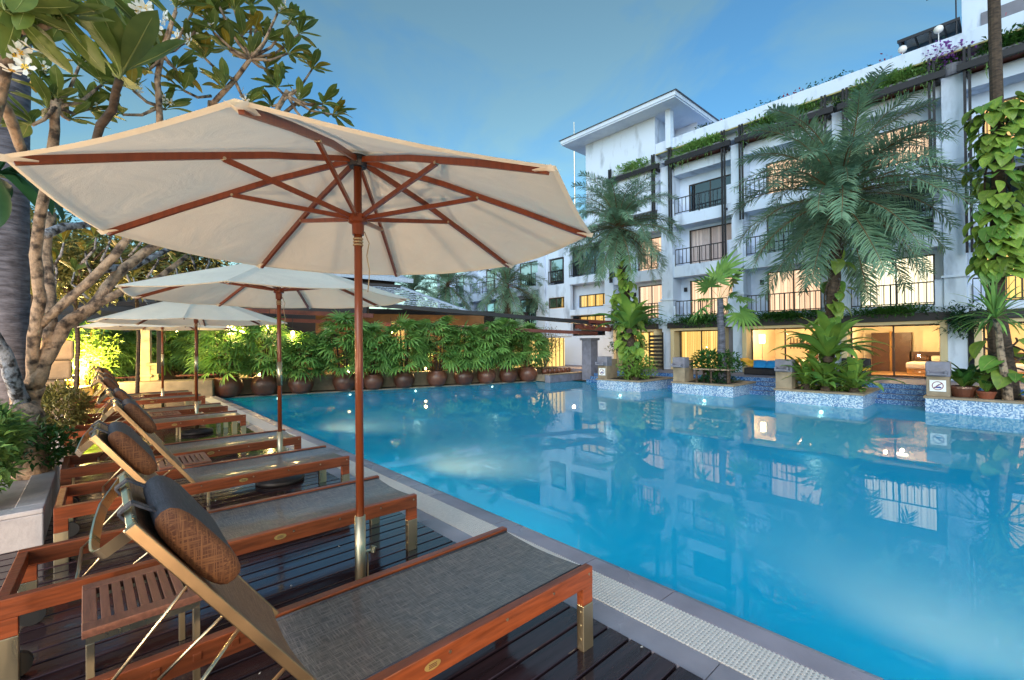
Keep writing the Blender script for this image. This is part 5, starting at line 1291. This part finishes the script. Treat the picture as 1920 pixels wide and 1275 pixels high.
# =================================================================== LEFT FOREGROUND: PLANTERS, FRANGIPANI, PALM TRUNK
p1 = thing('stone_planter', 'pale grey stone planter box beside the third lounger', 'planter', (-.34, 5.27, 0))
e = .18; D, L, Hh = 1.6, 2.0, .30
MB().bb(-D, 0, 0, L, 0, Hh-.04).build('wall', M['palestone'], p1, bevel=.01)
m = MB(); m.bb(-D, 0, 0, e, Hh-.039, Hh).bb(-D, 0, L-e, L, Hh-.039, Hh).bb(-e, 0, e+.001, L-e-.001, Hh-.039, Hh).bb(-D, -D+e, e+.001, L-e-.001, Hh-.039, Hh); m.build('cap_stone', M['palestone'], p1, bevel=.008)
tp = thing('terracotta_pot', 'square terracotta pot standing in the near stone planter', 'pot', (-.9, 5.7, .262)); MB().lathe([(0, 0), (.2, 0), (.27, .16), (.29, .2), (.25, .2), (0, .17)], 4).build('pot', M['terracotta'], tp, bevel=.01)
bush('dense green bush in the terracotta pot at the left edge', (-.88, 5.9, .4), .42, .52, .4, 3000, .12, M['leaf_trough'], 61, stems=7)
p2 = thing('stone_planter', 'pale stone planter box with bronze bush, beside the sixth lounger', 'planter', (-.40, 9.55, 0))
MB().bb(-D, 0, 0, 3.6, 0, .27).build('wall', M['palestone'], p2, bevel=.01)
m = MB(); m.bb(-D, .01, -.01, e, .271, .31).bb(-D, .01, 3.6-e, 3.61, .271, .31).bb(-e, .01, e+.001, 3.6-e-.001, .271, .31); m.build('cap_stone', M['palestone'], p2, bevel=.008)
bush('bronze green rounded bush in the second stone planter', tuple(at(108, 814, 6.95)), .4, .5, .38, 2600, .09, M['leaf_bronze'], 62, stems=8)
bush('small green shrub at the foot of the frangipani', tuple(at(80, 874, 4.85)), .26, .3, .22, 900, .09, M['leaf_bush'], 63)
bush('low mixed shrub in the back of the near planter', tuple(at(10, 885, 4.75)), .35, .4, .3, 1000, .12, M['leaf_bronze'], 64)
# frangipani
fr = thing('frangipani_tree', 'old frangipani with spotted twisting branches at the left', 'tree', (0, 0, 0)); rd = random.Random(77)
def limb(px, r0, r1, mt='bark', n=10, sub=3, name='branch'):
    pts = [at(*q) for q in px]; dense = []
    for i in range(len(pts)-1):
        for k in range(sub): dense.append(pts[i].lerp(pts[i+1], k/sub)+Vector((rd.uniform(-1, 1), rd.uniform(-1, 1), rd.uniform(-1, 1)))*r0*(.12 if k else 0))
    dense.append(pts[-1]); N = len(dense)-1
    m = MB(); m.tube(dense, [(r0+(r1-r0)*i/N)*(1+rd.uniform(-.07, .07)) for i in range(N+1)], n); m.build(name, M[mt], fr, smooth=True)
limb([(58, 897, 4.7), (56, 840, 4.75), (51, 790, 4.88), (48, 755, 5.0), (58, 725, 5.0)], .15, .115, n=12, name='trunk')
limb([(52, 760, 5.0), (62, 700, 5.0), (64, 630, 4.95), (76, 560, 4.9), (66, 480, 4.8), (80, 380, 4.7), (100, 270, 4.6), (105, 190, 4.5)], 0.062, .038)
limb([(70, 612, 4.95), (110, 578, 5.0), (165, 530, 5.1), (215, 480, 5.2), (245, 440, 5.3), (270, 330, 5.4), (300, 230, 5.4)], .05, .036)
limb([(58, 730, 5.0), (92, 660, 5.1), (120, 612, 5.2), (175, 575, 5.4), (215, 520, 5.6), (275, 470, 5.8), (340, 430, 6.0), (385, 300, 6.0), (395, 190, 6.0)], .085, .036, n=11)
limb([(95, 655, 5.1), (92, 560, 5.2), (84, 470, 5.3), (95, 400, 5.4)], .07, .05)
limb([(45, 765, 4.95), (28, 720, 4.8), (8, 660, 4.7), (-20, 620, 4.6)], .075, .06, 'bark_grey')
limb([(150, 585, 5.3), (230, 545, 5.6), (300, 520, 6.0), (350, 480, 6.3)], .05, .03)
limb([(190, 505, 5.4), (250, 500, 5.9), (330, 460, 6.4), (420, 440, 6.8)], .05, .025, 'bark_grey')
limb([(80, 440, 5.0), (120, 425, 5.2), (180, 420, 5.6), (240, 400, 6.0)], .05, .03, 'bark_grey')
limb([(340, 430, 6.0), (430, 330, 6.1), (500, 240, 6.2), (540, 170, 6.2)], .045, .03)
limb([(395, 200, 6.0), (440, 150, 5.9), (470, 110, 5.8), (480, 60, 5.8)], .035, .02)
limb([(500, 240, 6.2), (560, 190, 6.4), (610, 205, 6.5)], .03, .018)
limb([(300, 235, 5.4), (295, 150, 5.3), (305, 90, 5.2), (330, 20, 5.1)], .035, .02)
tips = [(330, 15, 5.1), (300, 90, 5.2), (260, 40, 5.0), (480, 55, 5.8), (520, 25, 5.7), (440, 20, 5.6), (540, 100, 6.0), (470, 110, 5.8), (400, 60, 5.5), (385, 110, 5.6), (420, 165, 5.8), (520, 165, 6.1),
        (560, 190, 6.3), (605, 195, 6.5), (625, 215, 6.6), (345, 170, 5.6), (465, 195, 6.0), (500, 130, 6.0), (360, 25, 5.4), (190, 160, 4.9), (165, 205, 4.9), (230, 215, 5.1), (130, 225, 4.7), (105, 185, 4.5), (75, 150, 4.5),
        (280, 130, 5.2), (560, 65, 6.2), (585, 130, 6.4), (310, 205, 5.5), (60, 235, 4.4), (570, 225, 6.4), (430, 95, 5.7), (350, 75, 5.4), (500, 75, 5.9), (230, 95, 5.0), (210, 30, 4.9), (410, 10, 5.5), (545, 40, 6.1), (470, 15, 5.8), (330, 130, 5.4), (150, 120, 4.8), (455, 70, 5.7), (510, 200, 6.2), (390, 30, 5.5), (250, 170, 5.1), (90, 205, 4.5)]
hubs = [(300, 200, 5.4), (395, 180, 6.0), (105, 200, 4.5), (540, 180, 6.2), (470, 110, 5.8), (305, 100, 5.2), (440, 150, 5.9)]
LM = FRANG*3+[FRANG_Y]
for i, t in enumerate(tips):
    h = min(hubs, key=lambda q: (q[0]-t[0])**2+(q[1]-t[1])**2); a, b = at(*h), at(*t); mid = a.lerp(b, .5)+Vector((0, 0, -.12*(b-a).length))
    m = MB(); m.tube([a, a.lerp(mid, .6), mid, mid.lerp(b, .6), b], [.022, .019, .017, .015, .014], 6); m.build('twig', M['bark'], fr, smooth=True)
    rosette(fr, b, (b-mid)+Vector((0, 0, .15)), rd.randint(9, 13), .31, rd, LM)
    if i % 4 == 0:
        for k in range(6): inst('flower', FLOWER, fr, b+Vector((rd.uniform(-.09, .09), rd.uniform(-.09, .09), .06+rd.uniform(-.05, .1))), Euler((rd.uniform(-1.2, 1.2), rd.uniform(-1.2, 1.2), rd.uniform(0, 6))), .055)
for (u, v, d) in ((120, 455, 6.2), (160, 470, 6.6), (210, 440, 7), (260, 430, 7.2), (300, 470, 7), (350, 455, 7.4), (140, 510, 7), (250, 520, 7.5), (330, 500, 7.4), (105, 490, 6.4), (180, 445, 6.5), (390, 470, 7.8), (290, 440, 6.6), (225, 480, 7.5)):
    b = at(u, v, d); m = MB(); m.tube([at(u+rd.uniform(-30, 30), v+50, d+.2), at(u+rd.uniform(-10, 10), v+22, d+.1), b], [.02, .016, .012], 5); m.build('twig', M['bark_grey'], fr, smooth=True)
    rosette(fr, b, Vector((rd.uniform(-.5, .5), rd.uniform(-.5, .5), 1)), 8, .27, rd, FRANG+[FRANG_Y]*2)
# nearer frangipani bough
f2 = thing('frangipani_bough', 'near frangipani bough with large leaves and white flowers at the top left', 'tree', (0, 0, 0)); fr = f2
limb([(-40, 330, 2.6), (0, 180, 2.6), (20, 90, 2.5), (32, 55, 2.5), (15, 15, 2.4), (5, -30, 2.3)], .03, .022)
limb([(-30, 160, 2.7), (10, 200, 2.8), (38, 275, 3.0), (70, 340, 3.2)], .028, .03, 'bark')
limb([(32, 60, 2.5), (70, 55, 2.5), (105, 42, 2.5), (150, 62, 2.6)], .02, .014)
limb([(170, 300, 3.2), (188, 235, 3.15), (212, 205, 3.1), (216, 180, 3.05), (224, 150, 3.0)], .026, .024, 'bark_dark')
for (u, v, d, n, sz, ax) in ((224, 148, 3.0, 9, .46, (0, 0, 1)), (105, 40, 2.5, 7, .36, (.2, 0, .6)), (10, 20, 2.3, 8, .34, (.3, .3, .5)), (20, 110, 2.5, 5, .32, (-.2, 0, 1)), (60, -20, 2.4, 8, .36, (.5, 0, -.6)), (170, -30, 2.8, 8, .4, (.3, .2, -.8)), (0, 70, 2.4, 5, .3, (0, 0, 1)), (240, -25, 3.2, 7, .4, (.3, 0, -1))):
    rosette(f2, at(u, v, d), Vector(ax), n, sz, rd, FRANG)
for (u, v, d, n) in ((50, 95, 2.4, 4), (35, 120, 2.4, 3), (280, 45, 3.0, 7), (262, 20, 3.0, 5), (300, 38, 3.05, 4), (345, 70, 3.3, 2)):
    for k in range(n): inst('flower', FLOWER, f2, at(u+rd.uniform(-16, 16), v+rd.uniform(-14, 14), d), Euler((rd.uniform(-1.6, 1.6), rd.uniform(-1.6, 1.6), rd.uniform(0, 6))), .055)
# grey palm trunk at far left and broad dark leaves
gp_ = thing('grey_palm_trunk', 'thick grey palm trunk at the left picture edge', 'palm tree', tuple(at(12, 830, 6.6))); gp_.location.z = 0; b0 = gp_.location.copy()
MB().tube([Vector((0, 0, 0)), at(12, 600, 6.6)-b0, at(15, 300, 6.6)-b0, at(22, 0, 6.6)-b0, at(25, -200, 6.6)-b0], [.27, .24, .22, .21, .2], 14).build('trunk', M['palm_grey'], gp_, smooth=True)
bn = thing('broad_leaf_plant', 'broad dark green leaves hanging beside the grey palm trunk', 'plant', tuple(at(-10, 330, 5.6)))
BAN = [strap_leaf_mesh(M['leaf_dark'], 1., R(20), R(60+25*k), .09, 5) for k in range(2)]
for k in range(16):
    u, v = rd.uniform(-30, 125), rd.uniform(320, 470)
    d = at(u, v, 5.5+rd.uniform(-.3, .6))-bn.location; inst('leaf', rd.choice(BAN), bn, (0, 0, 0), rot_dir(d+Vector((0, 0, .4)), rd.uniform(-.9, .9)), max(.4, d.length*.95))
# carved stone gatepost with lamp
gpst = thing('stone_gatepost', 'pinkish grey stone gatepost with carved blocks at the left', 'gatepost', tuple(at(18, 800, 8.3))); gpst.location.z = 0
MB().bb(-.32, .16, -.2, .2, 0, 2.15).build('shaft', M['stone'], gpst, bevel=.02)
MB().bb(.3, .85, -.12, .3, 1.35, 1.72).build('carved_block', M['stone'], gpst, bevel=.03); MB().bb(.28, .82, -.1, .28, .98, 1.345).build('carved_block', M['stone'], gpst, bevel=.04); MB().bb(.36, .72, -.05, .25, 0, .975).build('block_pier', M['stone'], gpst, bevel=.02)
wp = at(42, 604, 7.95); wl_ = thing('wall_lamp', 'blazing wall lamp on the stone gatepost', 'lamp', tuple(wp)); MB().lathe([(0, -.05), (.035, -.04), (.045, 0), (.035, .05), (0, .06)], 12).build('bulb', M['bulb2'], wl_, smooth=True); MB().bb(-.1, -.04, -.03, .03, -.03, .03).build('bracket', M['blackmetal'], wl_)
point('wall_lamp_light', wp+Vector((.08, -.1, 0)), 30, (1, .6, .22), .05)
# fallen petals on the deck
for k, (u, v, z, lab) in enumerate(((430, 790, 0, 'x'),)): pass
pt = tag(empty('fallen_petals'), 'tiny white petals scattered on the deck and loungers', kind='stuff')
m = MB()
for k in range(60):
    x, y = rd.uniform(-.3, 2.1), rd.uniform(1.0, 9); a = rd.uniform(0, 6); s_ = rd.uniform(.006, .014); d = Vector((math.cos(a), math.sin(a), 0))*s_; n_ = Vector((-d.y, d.x, 0))*.5
    p = Vector((x, y, .006)); m.add([p-d, p-n_, p+d+Vector((0, 0, .004)), p+n_], [(0, 1, 2, 3)])
m.build('petal_scatter', M['petal'], pt)

# added unseen bollards warming the parasol undersides (left of and behind the viewpoint)
M['bollard'] = emis('fill bollard glass', (1, .66, .36), 12)
for i, (x, y, e, lab) in enumerate(((-2.7, 1.0, 80, 'left of the nearest lounger'), (-2.7, 4.2, 90, 'left of the near stone planter'), (-.4, -3.4, 120, 'behind the deck on the left'), (1.7, -3.4, 120, 'behind the deck on the pool side'), (-2.6, 8.2, 150, 'left of the frangipani'), (-2.4, 12.6, 150, 'left of the far loungers'))):
    r = thing('fill_bollard', 'added unseen fill bollard with glowing warm head '+lab, 'lamp', (x, y, 0), 0, 'added fill bollards out of view')
    MB().lathe([(0, 0), (.07, 0), (.07, .36), (.05, .37), (0, .37)], 16).build('post', M['blackmetal'], r); MB().lathe([(0, .371), (.055, .371), (.055, .47), (0, .47)], 16).build('lamp_head', M['bollard'], r); MB().lathe([(0, .471), (.075, .471), (.06, .5), (0, .51)], 16).build('cap', M['blackmetal'], r)
    point('fill_bollard_light', (x+.14 if x < -2 else x, y if x < -2 else y+.14, .44), e, (1, .72, .46), .1)
